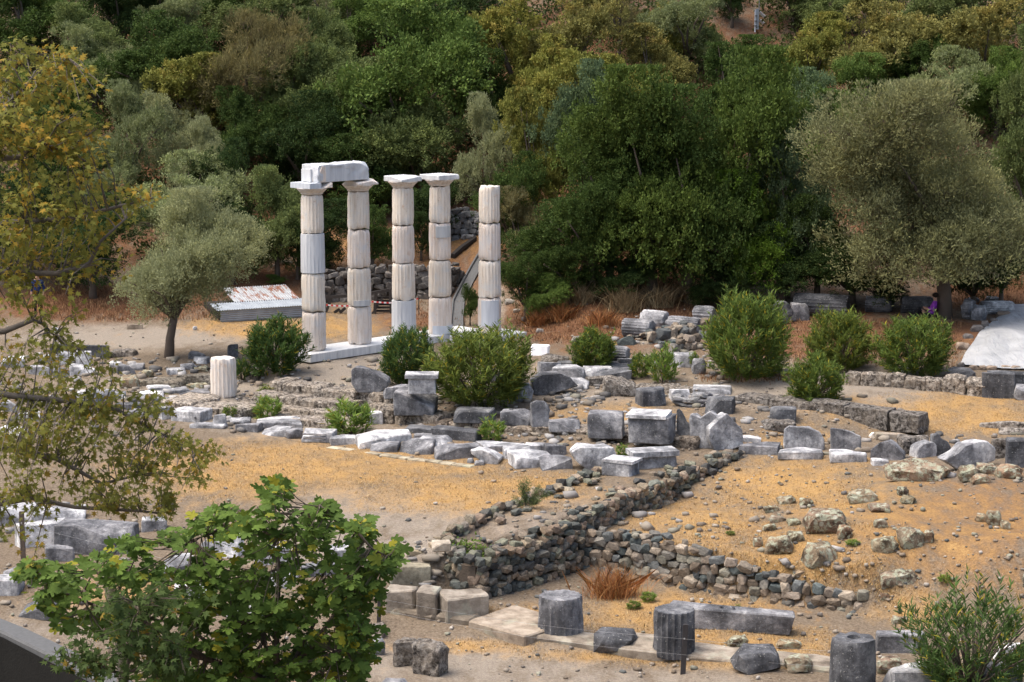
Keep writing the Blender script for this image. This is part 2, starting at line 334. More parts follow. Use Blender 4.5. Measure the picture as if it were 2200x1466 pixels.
class MB:                                     # boxes, tubes and loose faces collected into ONE mesh
    def __init__(s): s.v = []; s.f = []
    def box(s, c, d, rot=None):
        R = rot or Matrix.Identity(3); o = len(s.v)
        for i in (-.5, .5):
            for j in (-.5, .5):
                for k in (-.5, .5): s.v.append(Vector(c) + R @ Vector((i * d[0], j * d[1], k * d[2])))
        s.f += [tuple(o + q for q in t) for t in ((0, 1, 3, 2), (4, 6, 7, 5), (0, 4, 5, 1), (2, 3, 7, 6), (0, 2, 6, 4), (1, 5, 7, 3))]; return s
    def tube(s, pts, rad, n=6):
        pts = [Vector(p) for p in pts]; o = len(s.v); prev = None
        if not hasattr(rad, '__len__'): rad = [rad] * len(pts)
        for i, p in enumerate(pts):
            t = (pts[min(i + 1, len(pts) - 1)] - pts[max(i - 1, 0)])
            t = t.normalized() if t.length > 1e-6 else Vector((0, 0, 1))
            if prev is None: a = t.orthogonal().normalized()
            else:
                a = prev - t * prev.dot(t); a = a.normalized() if a.length > 1e-5 else t.orthogonal().normalized()
            prev = a; b = t.cross(a)
            for k in range(n):
                w = 2 * math.pi * k / n; s.v.append(p + (a * math.cos(w) + b * math.sin(w)) * rad[i])
        for i in range(len(pts) - 1):
            for k in range(n): s.f.append((o + i * n + k, o + i * n + (k + 1) % n, o + (i + 1) * n + (k + 1) % n, o + (i + 1) * n + k))
        s.f.append(tuple(o + k for k in reversed(range(n)))); e = o + (len(pts) - 1) * n; s.f.append(tuple(e + k for k in range(n))); return s
    def build(s, name, m, parent=None, smooth=False, **k): return link(name, mesh(name, s.v, s.f, smooth), m, parent, **k)
def frac(me_bm, amp, sc, seed):
    for v in me_bm.verts:
        p = v.co * sc + Vector((seed * 7.3, seed * 3.1, seed * 1.7))
        v.co += v.normal * (noise.fractal(p, .9, 2.1, 4) * amp)
def block_mesh(w, d, h, seed, cuts=2, amp=.02, bev=.035, taper=.06, sc=2.2, depth=(.55, .85), name='block', sub=2, side=False):
    r = random.Random(seed); bm = bmesh.new(); bmesh.ops.create_cube(bm, size=1.)
    for v in bm.verts:
        v.co = Vector((v.co.x * w * (1 + r.uniform(-taper, taper)), v.co.y * d * (1 + r.uniform(-taper, taper)), (v.co.z + .5) * h * (1 + r.uniform(-taper, taper) * (v.co.z > 0))))
    for i in range(cuts):
        n = Vector((r.choice((-1, 1)) * r.uniform(.4, 1) / w, r.choice((-1, 1)) * r.uniform(.2, 1) / d, (r.uniform(-.2, .1) if side else r.uniform(.2, 1.)) / h)).normalized()
        far = max(v.co.dot(n) for v in bm.verts); near = min(v.co.dot(n) for v in bm.verts)
        pl = near + (far - near) * r.uniform(*depth) + (far - near) * .12
        g = bmesh.ops.bisect_plane(bm, geom=bm.verts[:] + bm.edges[:] + bm.faces[:], plane_co=n * pl, plane_no=n, clear_outer=True)
        ed = [e for e in g['geom_cut'] if isinstance(e, bmesh.types.BMEdge)]
        if ed: bmesh.ops.holes_fill(bm, edges=bm.edges[:], sides=0)
    bmesh.ops.bevel(bm, geom=bm.edges[:], offset=min(bev, .22 * min(w, d, h)), segments=1, affect='EDGES', clamp_overlap=True)
    bmesh.ops.triangulate(bm, faces=bm.faces[:])
    for _ in range(sub):
        L = max(w, d, h) * .28; ed = [e for e in bm.edges if e.calc_length() > L]
        if ed: bmesh.ops.subdivide_edges(bm, edges=ed, cuts=1); bmesh.ops.triangulate(bm, faces=bm.faces[:])
    bm.normal_update(); frac(bm, amp * min(1., 1.6 * min(w, d, h)), sc / max(.4, min(w, d)), seed % 97)
    return bm_mesh(bm, name, .5)
def hull_mesh(w, d, h, seed, n=20, pw=.62, name='stone', sub=0, amp=.03, flat=0.):
    r = random.Random(seed); bm = bmesh.new()
    for i in range(n):
        z = 1 - 2 * (i + .5) / n; a = i * 2.39996 + r.uniform(-.4, .4); q = math.sqrt(max(0, 1 - z * z)); p = [q * math.cos(a), q * math.sin(a), z]
        p = [math.copysign(abs(c) ** pw, c) * r.uniform(.8, 1.05) for c in p]
        bm.verts.new((p[0] * w / 2, p[1] * d / 2, max(p[2], -1 + flat) * h / 2 + h / 2 * (1 - flat)))
    g = bmesh.ops.convex_hull(bm, input=bm.verts[:]); bmesh.ops.delete(bm, geom=[e for e in g['geom_interior'] if isinstance(e, bmesh.types.BMVert)], context='VERTS')
    bmesh.ops.recalc_face_normals(bm, faces=bm.faces[:])
    for _ in range(sub):
        bmesh.ops.subdivide_edges(bm, edges=bm.edges[:], cuts=1, use_grid_fill=True); bmesh.ops.triangulate(bm, faces=bm.faces[:])
    if sub: bm.normal_update(); frac(bm, amp * max(w, h), 3.2 / max(w, .3), seed % 91)
    return bm_mesh(bm, name, .7 if sub else .35)

# ------------------------------------------------------------------ ground sheet
def build_ground():
    gx = np.unique(np.concatenate([np.arange(-600, -60, 30), np.arange(-60, -22, 2), np.arange(-22, 24, .22), np.arange(24, 60, 2), np.arange(60, 601, 30)]))
    gy = np.unique(np.concatenate([np.arange(-60, 20, 8), np.arange(20, 34, 1.), np.arange(34, 66, .22), np.arange(66, 96, .35), np.arange(96, 160, 1.2), np.arange(160, 260, 6), np.arange(260, 900, 40)]))
    X, Y = np.meshgrid(gx, gy); Z = H(X.ravel(), Y.ravel()); nx, ny = len(gx), len(gy)
    v = np.stack([X.ravel(), Y.ravel(), Z], 1); i = np.arange(nx * ny).reshape(ny, nx)
    f = np.stack([i[:-1, :-1], i[:-1, 1:], i[1:, 1:], i[1:, :-1]], -1).reshape(-1, 4)
    me = npmesh('ground', v, f.ravel(), np.full(len(f), 4)); me.polygons.foreach_set('use_smooth', np.ones(len(f), bool))
    px, py = proj(v[:, 0], np.maximum(v[:, 1], 5), v[:, 2])
    cov = cover(v[:, 0], v[:, 1], px, py)
    a = me.attributes.new('cover', 'FLOAT_COLOR', 'POINT'); t = np.ones((len(v), 4), np.float32); t[:, :3] = cov; a.data.foreach_set('color', t.ravel())
    o = link('ground', me, 'ground'); tag(o, 'dry ochre grass, gravel and bare soil of the temple site and hillside', 'ground', kind='structure')
def blob(px, py, cx, cy, rx, ry, soft=.75):
    d = np.sqrt(((px - cx) / rx) ** 2 + ((py - cy) / ry) ** 2); return 1 - sstep(1 - soft, 1 + soft, d)
GRASS = [(700, 1000, 420, 55, 0.73), (1000, 1060, 250, 45, 0.73), (520, 1020, 150, 60, 0.69), (1150, 1040, 120, 30, 0.69), (560, 705, 130, 22, 0.77), (720, 700, 90, 28, 0.69), (480, 700, 110, 12, 0.69),
  (1700, 1040, 180, 60, 0.76), (1500, 1120, 160, 60, 0.69), (1850, 1080, 220, 90, 0.55), (2000, 1160, 260, 130, 0.51), (1700, 1200, 260, 80, 0.60), (1450, 1320, 200, 45, 0.77), (1550, 1390, 260, 45, 0.73), (1150, 1330, 120, 30, 0.65),
  (1000, 1390, 160, 14, 0.69), (1300, 1410, 200, 12, 0.60), (2050, 890, 170, 50, 0.73), (1850, 880, 130, 30, 0.52), (1700, 940, 110, 26, 0.52), (1300, 890, 160, 28, 0.52), (1500, 920, 90, 30, 0.43), (760, 520, 300, 60, 0.30), (1000, 520, 90, 40, 0.43), (1950, 1300, 90, 40, 0.65), (250, 1270, 140, 50, 0.43), (900, 800, 100, 20, 0.34)]
GRAVEL = [(300, 725, 260, 26, .9), (640, 740, 120, 16, .6), (850, 1100, 300, 70, .62), (700, 1170, 250, 50, .7), (900, 1180, 120, 40, .8), (1150, 1110, 200, 60, .55), (1000, 1430, 340, 60, .62), (1400, 1460, 300, 30, .6), (760, 770, 170, 26, .8), (1750, 830, 260, 50, .75), (1700, 800, 160, 30, .6),
  (1100, 820, 200, 40, .5), (640, 870, 240, 70, .95), (760, 800, 160, 40, .9), (1900, 850, 160, 40, .7), (120, 1350, 120, 60, .5), (1250, 850, 200, 30, .5), (300, 850, 200, 60, .5), (1060, 650, 26, 60, .8)]
LITTER = [(2050, 1150, 260, 140, .62), (1750, 1180, 300, 120, .4), (1150, 1110, 200, 70, .35), (1300, 680, 240, 70, 1.), (200, 650, 300, 40, .95), (1800, 720, 300, 60, .85), (2150, 620, 150, 60, .95), (1100, 420, 1500, 220, .8), (1100, 200, 1600, 250, .75), (1650, 815, 90, 12, .7), (2100, 720, 110, 40, .8), (900, 690, 120, 30, .7), (1300, 590, 300, 60, .9), (650, 1430, 160, 50, .5), (560, 600, 160, 60, .8)]
def cover(x, y, px, py):
    out = []
    for rows in (GRASS, GRAVEL, LITTER):
        w = np.zeros_like(px)
        for cx, cy, rx, ry, k in rows: w = np.maximum(w, k * blob(px, py, cx, cy, rx, ry))
        out.append(w)
    return np.stack(out, 1)
build_ground()
# ------------------------------------------------------------------ temple: columns, architrave, stylobate
U = Vector((.70, .714, 0)).normalized(); VV = Vector((U.y, -U.x, 0)); UANG = math.atan2(U.y, U.x)
def drum_mesh(r0, r1, h, seed, fl=20, fd=.026, worn=.02, chip=.03, segs=4, rings=11, name='drum', hole=0., top_in=0.):
    r = random.Random(seed); n = fl * segs; v = []; f = []
    zs = [0, .012] + [i / (rings - 1) for i in range(1, rings - 1)] + [.988, 1]
    off = Vector((seed * 3.7 % 50, seed * 1.3 % 50, seed * 2.9 % 50))
    for j, t in enumerate(zs):
        R = r0 + (r1 - r0) * t; z = t * h
        for k in range(n):
            a = 2 * math.pi * k / n; ph = (k % segs) / segs
            d = fd * math.sin(math.pi * ph)
            p = Vector((math.cos(a), math.sin(a), 0))
            q = noise.fractal(Vector((p.x * 1.3, p.y * 1.3, z * 1.1)) + off, .8, 2.1, 3)
            e = min(t, 1 - t) * h
            er = chip * max(0., .55 + 1.1 * noise.noise(Vector((p.x * 2.2, p.y * 2.2, (t > .5) * 9.)) + off)) * math.exp(-e / .06)
            keep = max(0., 1 - max(0., q) * 1.6)
            rr = R - d * keep - worn * max(0, q + .1) - er
            zz = z + (er * .5 if t < .5 else -er * .5)
            v.append(p * rr + Vector((0, 0, zz)))
    m = len(zs)
    for j in range(m - 1):
        for k in range(n): f.append((j * n + k, j * n + (k + 1) % n, (j + 1) * n + (k + 1) % n, (j + 1) * n + k))
    f.append(tuple(reversed(range(n))))
    if hole:
        o = len(v); tz = v[(m - 1) * n].z
        for rr, dz in ((hole, 0.), (hole * .8, -.18)):
            for k in range(n):
                a = 2 * math.pi * k / n; v.append(Vector((math.cos(a) * rr, math.sin(a) * rr, h * .985 + dz)))
        b = (m - 1) * n
        for k in range(n):
            k2 = (k + 1) % n; f.append((b + k, b + k2, o + k2, o + k)); f.append((o + k, o + k2, o + n + k2, o + n + k))
        f.append(tuple(o + n + k for k in range(n)))
    else:
        o = len(v); b = (m - 1) * n
        for k in range(n):
            p = v[b + k]; q = noise.noise(p * 2 + off); v.append(Vector((p.x * .55, p.y * .55, p.z + .012 + .02 * q)))
        for k in range(n): f.append((b + k, b + (k + 1) % n, o + (k + 1) % n, o + k))
        f.append(tuple(o + k for k in range(n)))
    me = mesh(name, v, f); bm = bmesh.new(); bm.from_mesh(me); bpy.data.meshes.remove(me); return bm_mesh(bm, name, .7)
def lathe_mesh(prof, n=48, name='echinus'):
    v = []; f = []
    for r, z in prof:
        for k in range(n): a = 2 * math.pi * k / n; v.append((r * math.cos(a), r * math.sin(a), z))
    for j in range(len(prof) - 1):
        for k in range(n): f.append((j * n + k, j * n + (k + 1) % n, (j + 1) * n + (k + 1) % n, (j + 1) * n + k))
    f += [tuple(reversed(range(n))), tuple((len(prof) - 1) * n + k for k in range(n))]
    return mesh(name, v, f, True)
def patch_mesh(r, h, a0, a1, th=.03, name='repair_patch'):
    v = []; f = []; n = 14
    for z in (0, h):
        for rr in (r - .07, r + th):
            for k in range(n + 1): a = a0 + (a1 - a0) * k / n; v.append((rr * math.cos(a), rr * math.sin(a), z))
    q = n + 1
    for k in range(n):
        f += [(q + k, q + k + 1, 3 * q + k + 1, 3 * q + k), (k, 2 * q + k, 2 * q + k + 1, k + 1), (2 * q + k, 3 * q + k, 3 * q + k + 1, 2 * q + k + 1), (k, k + 1, q + k + 1, q + k)]
    f += [(0, q, 3 * q, 2 * q), (n, 2 * q + n, 3 * q + n, q + n)]
    return mesh(name, v, f)
DH = 1.39; R0, R1 = .452, .392
WARM, PALE = (1.0, .965, .905), (1.05, 1.05, 1.05)
COLS = [  # px, py of the foot, which drums are new white marble, capital, label
  (675, 752, (2,), 'repaired', 'leftmost marble column, carrying the left end of the broken architrave', 3),
  (773, 738, (), 'half', 'marble column under the right end of the architrave, pale repair band near its foot', 11),
  (868, 724, (0,), 'chipped', 'middle column with new bluish white bottom drum and chipped capital', 17),
  (946, 716, (), 'full', 'column with the widest intact square capital and a grey repair patch', 23),
  (1052, 717, (), None, 'shortest and rightmost column of the five, without a capital', 31)]
col_pos = []
for ci, (px, py, newd, cap, label, sd) in enumerate(COLS):
    b = P(px, py, 0.); col_pos.append(b)
    root = empty('marble_column', b, UANG); tag(root, label, 'column', 'standing temple columns', 'thing')
    for k in range(4):
        ra = R0 + (R1 - R0) * k / 4; rb = R0 + (R1 - R0) * (k + 1) / 4; nw = k in newd
        me = drum_mesh(ra + (.012 if nw else 0), rb + (.012 if nw else 0), DH - .012, sd * 10 + k, fd=.018 if nw else .019, worn=.004 if nw else .034, chip=.004 if nw else .075, rings=15)
        t = 1.04 if (k + ci) % 2 else .99
        o = link('drum', me, 'new' if nw else 'col', root, col=(.98, .985, .99) if nw else (WARM[0] * t, WARM[1] * t * (.98 + .02 * (k % 2)), WARM[2] * t), loc=(0, 0, k * DH + .006), rot=(0, 0, random.uniform(-.06, .06)))
        if nw: o['label'] = 'smooth bluish white replacement drum'
    zt = 4 * DH
    if cap:
        e = link('echinus', lathe_mesh([(.385, 0), (.40, .03), (.395, .05), (.43, .07), (.50, .15), (.555, .20), (.56, .225)]), 'col', root, col=(.95, .9, .86), loc=(0, 0, zt))
        zz = zt + .222
        if cap == 'full': me = block_mesh(1.06, 1.06, .19, 5, 1, .012, .02, .01, depth=(.8, .84), sub=3); o = link('abacus', me, 'new', root, col=(1.02, 1.01, .99), loc=(0, 0, zz))
        elif cap == 'chipped':
            me = block_mesh(1.0, 1.0, .2, 77, 3, .015, .02, .02, depth=(.74, .8), sub=3); link('abacus', me, 'new', root, col=(1., .99, .97), loc=(0, 0, zz))
        elif cap == 'repaired':
            a = MB().box((-.27, .0, .1), (.53, 1.06, .19)).build('abacus', 'new', root, col=(.95, .99, 1.04), loc=(0, 0, zz)); a['label'] = 'clean cut white half of the capital slab'
            me = block_mesh(.53, 1.06, .19, 12, 3, .02, .02, .03, depth=(.6, .7), sub=3, name='abacus_fragment'); link('abacus_fragment', me, 'col', root, col=(1.1, 1.05, 1.0), loc=(.265, 0, zz + .002))
        else:
            me = block_mesh(.95, .9, .19, 41, 3, .02, .02, .03, depth=(.62, .75), sub=3); link('abacus', me, 'col', root, col=(1.12, 1.08, 1.05), loc=(.05, -.08, zz))
    if ci == 1: link('repair_patch', patch_mesh(R0 - .012, .2, -2.75, -1.35), 'new', root, col=(.86, .85, .83), loc=(0, 0, DH * 1.02))
    if ci == 3:
        link('repair_patch', patch_mesh(.40, .42, -2.7, -1.1), 'new', root, col=(.82, .83, .82), loc=(0, 0, DH * 2.62))
        link('repair_patch', patch_mesh(.452, .32, -3.0, -.4, .012), 'new', root, col=(.95, .98, 1.02), loc=(0, 0, .01))
    if ci == 4: link('repair_patch', patch_mesh(.446, .95, -3.1, -1.5, .014), 'new', root, col=(.93, .96, 1.0), loc=(0, 0, .35))
# architrave block: clean soffit edge, fillet, big conchoidal break at its upper right
def architrave():
    c1 = col_pos[0]; L, Wd, h = 2.42, .86, .62; zt = 4 * DH + .222 + .195
    root = empty('architrave_block', c1 + U * (-.08) + Vector((0, 0, zt)), UANG); tag(root, 'broken marble architrave beam bridging the two leftmost columns', 'beam')
    bm = bmesh.new(); bmesh.ops.create_cube(bm, size=1.)
    for v in bm.verts: v.co = Vector(((v.co.x + .5) * L, v.co.y * Wd, (v.co.z + .5) * h))
    for n, q in (((.36, -.66, .66), .91), ((.99, -.05, .02), .99), ((-.8, -.1, .55), .975)):
        n = Vector(n).normalized(); ds = [v.co.dot(n) for v in bm.verts]; pl = min(ds) + (max(ds) - min(ds)) * q
        bmesh.ops.bisect_plane(bm, geom=bm.verts[:] + bm.edges[:] + bm.faces[:], plane_co=n * pl, plane_no=n, clear_outer=True); bmesh.ops.holes_fill(bm, edges=bm.edges[:], sides=0)
    bmesh.ops.bevel(bm, geom=bm.edges[:], offset=.015, segments=1, affect='EDGES'); bmesh.ops.triangulate(bm, faces=bm.faces[:])
    for _ in range(4):
        ed = [e for e in bm.edges if e.calc_length() > .16]
        bmesh.ops.subdivide_edges(bm, edges=ed, cuts=1); bmesh.ops.triangulate(bm, faces=bm.faces[:])
    bm.normal_update()
    for v in bm.verts:
        q = noise.fractal(v.co * 2.4 + Vector((4, 1, 8)), .8, 2, 4)
        rough = 1. if (v.co.x > 1.35 and v.co.z > .26) or v.co.x < .25 or v.co.z > .58 else .12
        v.co += v.normal * q * .05 * rough
    link('beam', bm_mesh(bm, 'beam', .45), 'new', root, col=(.93, .94, .95))
    MB().box((.85, -Wd / 2 - .012, .565), (.62, .05, .055)).build('fillet', 'new', root, col=(.9, .91, .93))
    MB().box((-.02, .12, .24), (.12, .5, .44)).build('end_repair', 'new', root, col=(1., 1., 1.))
    link('patina_end', block_mesh(.4, .88, .575, 9, 1, .03, .02, .02, sub=3, name='patina_end'), 'col', root, col=(1.06, 1.0, .95), loc=(.2, -.0, .012))
architrave()
def stylobate():
    root = empty('stylobate', col_pos[0], UANG); tag(root, 'white marble stylobate slabs under the standing columns', 'stylobate')
    x = -.78; i = 0
    L = (col_pos[3] - col_pos[0]).dot(U)
    for w in (1.25, 1.55, 1.45, 1.6, 1.3, 1.4, 1.2):
        if x > L + .9: break
        link('slab', block_mesh(w - .012, 1.38, .30, 200 + i, 0, .006, .012, .002, sub=1, name='slab'), 'new', root, col=(1.04, 1.03, 1.0), loc=(x + w / 2, -.02, -.30)); x += w; i += 1
    d = col_pos[4] - col_pos[0]; lx, ly = d.dot(U), -d.dot(VV)
    for k, (ox, oy) in enumerate(((-.75, .0), (.62, .0))):
        link('slab', block_mesh(1.35, 1.4, .30, 220 + k, 0, .006, .012, .002, sub=1, name='slab'), 'new', root, col=(1., 1., .98), loc=(lx + ox, ly + oy, -.302))
stylobate()

# ------------------------------------------------------------------ loose marble blocks, drums and rocks
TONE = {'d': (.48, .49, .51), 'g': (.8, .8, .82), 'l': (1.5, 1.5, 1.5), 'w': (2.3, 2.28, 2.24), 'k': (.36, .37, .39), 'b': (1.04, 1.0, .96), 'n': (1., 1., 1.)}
BLOCKS = {}
def block(x0, y0, x1, y1, kind, tone, rot, label, name='marble_block', m='grey', cuts=2, lift=0., dep=None, tilt=0., roll=0., cat='marble block', z=None, group=None, side=False):
    base = hit((x0 + x1) / 2, y1) if z is None else P((x0 + x1) / 2, y1, z)
    s = scl(base); Wd = (x1 - x0) / s; Hp = (y1 - y0) / s; th = math.radians(rot); sl = -ray(0, y1)[1]
    r = {'s': .7, 'b': .75, 'u': .3, 'r': .8, 'h': .8, 'c': .7}[kind] if dep is None else dep
    # extents of the rotated footprint: wext = w|c| + d|s| = Wd ; d = r*w
    c, sn = abs(math.cos(th)), abs(math.sin(th)); w = Wd / (c + r * sn); d = r * w
    if dep is None: d = min(d, 1.0)
    dext = d * c + w * sn; h = Hp - sl * dext * .85
    h = h * 1.18 + .03 if m == 'grey' else h; mn = .14 if kind == 's' else .22
    if h < mn:
        h = max(mn, Hp * .5); k = max(.2, (Hp - h) / sl / .85) / dext; k = min(1., k); d *= max(k, .35); dext = d * c + w * sn
    sd = int(x0 * 13 + y0 * 7)
    if kind in 'sbu': me = block_mesh(w, d, h, sd, cuts, .03, .03, .07, side=side)
    elif kind == 'c': me = block_mesh(w, d, h, sd, cuts, .075, .05, .1, 3.2, sub=4)
    else: me = hull_mesh(w, d, h * (1.1 if m == 'lich' else 1.), sd, 17 if kind == 'h' else 18, .6, name, 2, (.075 if m == 'lich' else .04) if kind == 'h' else .018, .25)
    me.name = name
    loc = Vector((base.x, base.y + dext / 2 * .9, base.z - .03 + lift))
    if z is None and lift == 0: loc.z = min(base.z, h1(loc.x, loc.y)) - .03
    o = link(name, me, m, None, TONE[tone] if isinstance(tone, str) else tone, loc, (math.radians(tilt), math.radians(roll), th)); tag(o, label, cat, group); return o
def standing_drum(x0, y0, x1, y1, tone, label, seed, m='grey', fl=20, hole=0., fd=.04, cat='column drum', lean=(0, 0), z=None, chip=.05):
    base = hit((x0 + x1) / 2, y1 - 4) if z is None else P((x0 + x1) / 2, y1 - 4, z); s = scl(base); R = (x1 - x0) / s / 2; sl = -ray(0, y1)[1]; h = (y1 - y0) / s - sl * 2 * R * .9
    me = drum_mesh(R, R * .96, h, seed, fl, fd if fl > 8 else .002, .03, chip, 4 if fl <= 20 else 3, 13, 'column_drum', hole)
    o = link('column_drum', me, m, None, TONE[tone] if isinstance(tone, str) else tone, Vector((base.x, base.y + R * .9, h1(base.x, base.y + R * .9) - .02 if z is None else z)), (lean[0], lean[1], seed)); tag(o, label, cat); return o
def lying_drum(x0, y0, x1, y1, rot, tone, label, seed, fl=20, m='grey', fd=.022, short=False):
    base = hit((x0 + x1) / 2, y1); s = scl(base); sl = -ray(0, y1)[1]; Hp = (y1 - y0) / s; R = Hp / 2 / (1 + sl * .35); Wd = (x1 - x0) / s; th = math.radians(rot)
    L = max(.35, (Wd - 2 * R * abs(math.sin(th))) / max(.25, abs(math.cos(th))))
    me = drum_mesh(R, R * .97, L, seed, fl, fd, .03, .06, 4, 13, 'column_drum')
    o = link('column_drum', me, m, None, TONE[tone], None, None)
    Mx = Matrix.Rotation(th, 4, 'Z') @ Matrix.Rotation(math.pi / 2, 4, 'Y') @ Matrix.Rotation(seed, 4, 'Z'); ax = Vector((math.cos(th), math.sin(th), 0))
    cy = base.y + R; o.matrix_world = Matrix.Translation(Vector((base.x, cy, h1(base.x, cy) + R * .93)) - ax * L / 2) @ Mx; tag(o, label, 'column drum'); return o
B = block
# row of slabs and blocks along the left edge of the temple, left to right
B(308,826,366,840,'s','w',20,'thin white slab leaning on its twin, left of the lone white drum',cuts=0)
B(340,831,406,847,'s','l',20,'long pale slab right behind the small white block, left of the drum',cuts=0)
B(296,840,350,857,'s','w',5,'short bright white block at the left end of the slab pile',cuts=1)
B(322,853,366,873,'b','g',8,'dark fronted block under the two tilted white slabs',cuts=1)
B(376,836,450,853,'s','g',10,'rough grey slab just left of the lone drum',cuts=3)
B(243,863,305,882,'s','k',-10,'dark edged slab at the left end of the marble row')
B(272,877,345,897,'s','g',-14,'grey slab lying beside the large white squared block')
B(336,872,376,902,'b','l',30,'broken wedge touching the large white squared block',cuts=4)
B(364,876,452,909,'b','w',-22,'large white squared block with two dowel holes, left marble row',cuts=0)
B(406,905,486,921,'s','l',-6,'low thin slab in front of the large white squared block',cuts=1)
B(455,893,486,920,'b','l',35,'small triangular splinter between two slabs in the left row',cuts=4)
B(485,893,545,914,'h','l',5,'rounded pale lump below the young shrub by the drum')
B(503,906,560,928,'s','g',-8,'dark fronted slab left of the pale ribbed block',cuts=3)
B(545,896,648,922,'s','l',8,'long pale slab with a curved back, below the conglomerate steps',cuts=3)
B(555,916,625,938,'s','l',-10,'thin tilted slab in front of the long curved slab',cuts=2)
B(606,914,655,944,'h','g',10,'smooth rounded block left of the grooved triglyph block')
B(703,935,765,957,'s','l',10,'ribbed white slab lying right of the grooved triglyph block',cuts=2)
B(755,925,886,964,'s','w',12,'largest white slab of the row, with a broken right corner',cuts=3)
B(795,949,857,972,'s','g',-4,'low grey slab in front of the largest white slab',cuts=2)
B(853,944,936,977,'b','g',-6,'grey block with a chamfered right end beside the largest white slab',cuts=3)
B(888,928,952,942,'s','g',4,'small grey slab tucked under the long overhanging slab',cuts=2)
B(868,914,940,932,'s','d',-12,'dark thin slab below the conglomerate course, behind the row',cuts=1)
B(783,885,822,912,'b','w',10,'white squared block half hidden behind the grassy oleander',cuts=0)
B(925,917,1034,950,'s','d',-24,'long dark edged slab running diagonally behind the white row',cuts=0,dep=.3)
B(897,938,970,966,'b','l',-10,'pale block between the diagonal slab and the chamfered grey block',cuts=2)
B(930,956,1034,988,'b','g',9,'long grey block with a hole near its right end',cuts=2,dep=.4)
B(1022,944,1134,972,'s','l',14,'broad pale slab below the small yellow green shrub',cuts=3)
B(1078,960,1142,986,'b','l',5,'squared pale block left of the two tilted white slabs',cuts=1)
B(1128,952,1175,972,'s','l',4,'small flat slab behind the tilted white slabs',cuts=1)
B(1168,954,1218,981,'b','g',8,'grey squared block just left of the big pyramidal block',cuts=1)
B(1090,966,1198,1007,'s','w',17,'long tilted white slab with a dentil edge at the row front',cuts=3)
B(1157,978,1230,1010,'b','g',10,'grey angular lump between the tilted slab and the pyramidal block',cuts=4)
B(1292,982,1377,1025,'b','l',-28,'cornice block with a stepped right edge, nearest the rubble wall',cuts=0)
B(1350,966,1455,1008,'b','l',14,'long cornice slab with a projecting white top, right end of the row',cuts=0,dep=.5)
B(1003,985,1020,996,'h','l',0,'tiny grey cobble beside the bright triangular block',cat='stone',name='stone')
B(1017,987,1043,1001,'h','l',0,'larger of two cobbles under the bright triangular block',cat='stone',name='stone')
# blocks set on and above the conglomerate courses
B(820,828,880,856,'b','g',8,'low grey block between the rounded block and the pedestal',cuts=1,z=-0.33)
B(845,840,938,893,'b','g',-6,'large grey rectangular block carrying the small pedestal',cuts=1,z=-0.56)
B(876,806,936,846,'b','l',0,'small moulded pedestal standing on the large grey block',cuts=0,z=.18,name='marble_pedestal',cat='pedestal')
B(1102,820,1147,864,'r','l',0,'pale fluted stump right of the tall peaked block')
B(1212,814,1268,837,'s','l',-10,'smooth slab at the right foot of the dark wedge',cuts=2)
B(1155,778,1205,806,'s','l',10,'white streaked slab just right of the wide oleander',cuts=2)
B(1186,786,1264,818,'s','l',-12,'long pale slab in the pile right of the wide oleander',cuts=3)
B(1198,776,1252,792,'s','d',2,'flat dark slab at the back of the slab pile',cuts=0)
B(1253,788,1322,812,'s','l',8,'grey white slab in the middle of the slab pile',cuts=2)
B(1278,792,1362,820,'s','d',-5,'dark boat shaped slab under the lying drum',cuts=3)
B(1265,778,1352,796,'s','d',4,'thin ridged slab below the lying drum',cuts=1)
B(1326,770,1362,790,'s','l',20,'small bright slab at the right end of the lying drum',cuts=2)
B(972,876,1062,910,'s','d',-10,'dark flat slab with a chipped right end under the oleander',cuts=2,z=-0.62)
B(1074,881,1142,914,'s','g',-8,'slab with a dowel hole, left of the upright fluted fragment',cuts=1,z=-0.56)
B(1177,899,1249,928,'s','g',-6,'low pointed slab right of the upright fluted fragment',cuts=3,z=-0.57)
B(1262,886,1344,942,'b','g',-8,'upright squared block with chipped lower left corner',cuts=1,z=-0.57)
B(1349,890,1454,954,'b','g',-14,'streaked altar like block with a white moulded top edge',cuts=0,z=-.58)
B(1435,920,1462,955,'h','d',0,'dark lump between the altar like block and the pointed slab')
B(1366,836,1436,874,'s','d',18,'dark rhomboid slab in front of the long conglomerate course',cuts=1)
B(1440,838,1484,860,'s','w',5,'white flaky slab left of the small white boulder',cuts=2)
B(1484,838,1522,866,'h','w',0,'small white boulder on the stacked flat stones')
B(1488,828,1577,848,'s','l',-8,'long thin white slab on the stacked flat stones',cuts=1)
B(1514,854,1583,890,'s','d',-14,'dark thick slab propped in front of the stacked stones',cuts=1)
B(1655,874,1714,907,'s','d',-6,'smooth dark chamfered slab resting on a conglomerate lump',cuts=2)
B(1587,936,1640,954,'s','w',-8,'white pointed slab right of the peaked fragment',cuts=3)
B(1588,950,1682,978,'s','g',-12,'long low grey slab right of the peaked fragment',cuts=2)
B(1674,959,1777,988,'s','l',-8,'flat fluted slab lying in front of the broad upright slab',cuts=2)
B(1785,966,1868,994,'s','w',-8,'white topped slab in front of the bright edged upright slab',cuts=2)
B(1874,986,1910,1001,'s','w',0,'tiny white slab at the foot of the gable shaped fragment',cuts=1)
B(2162,948,2235,1005,'u','d',0,'dark streaked block cut by the right picture edge',cuts=0)
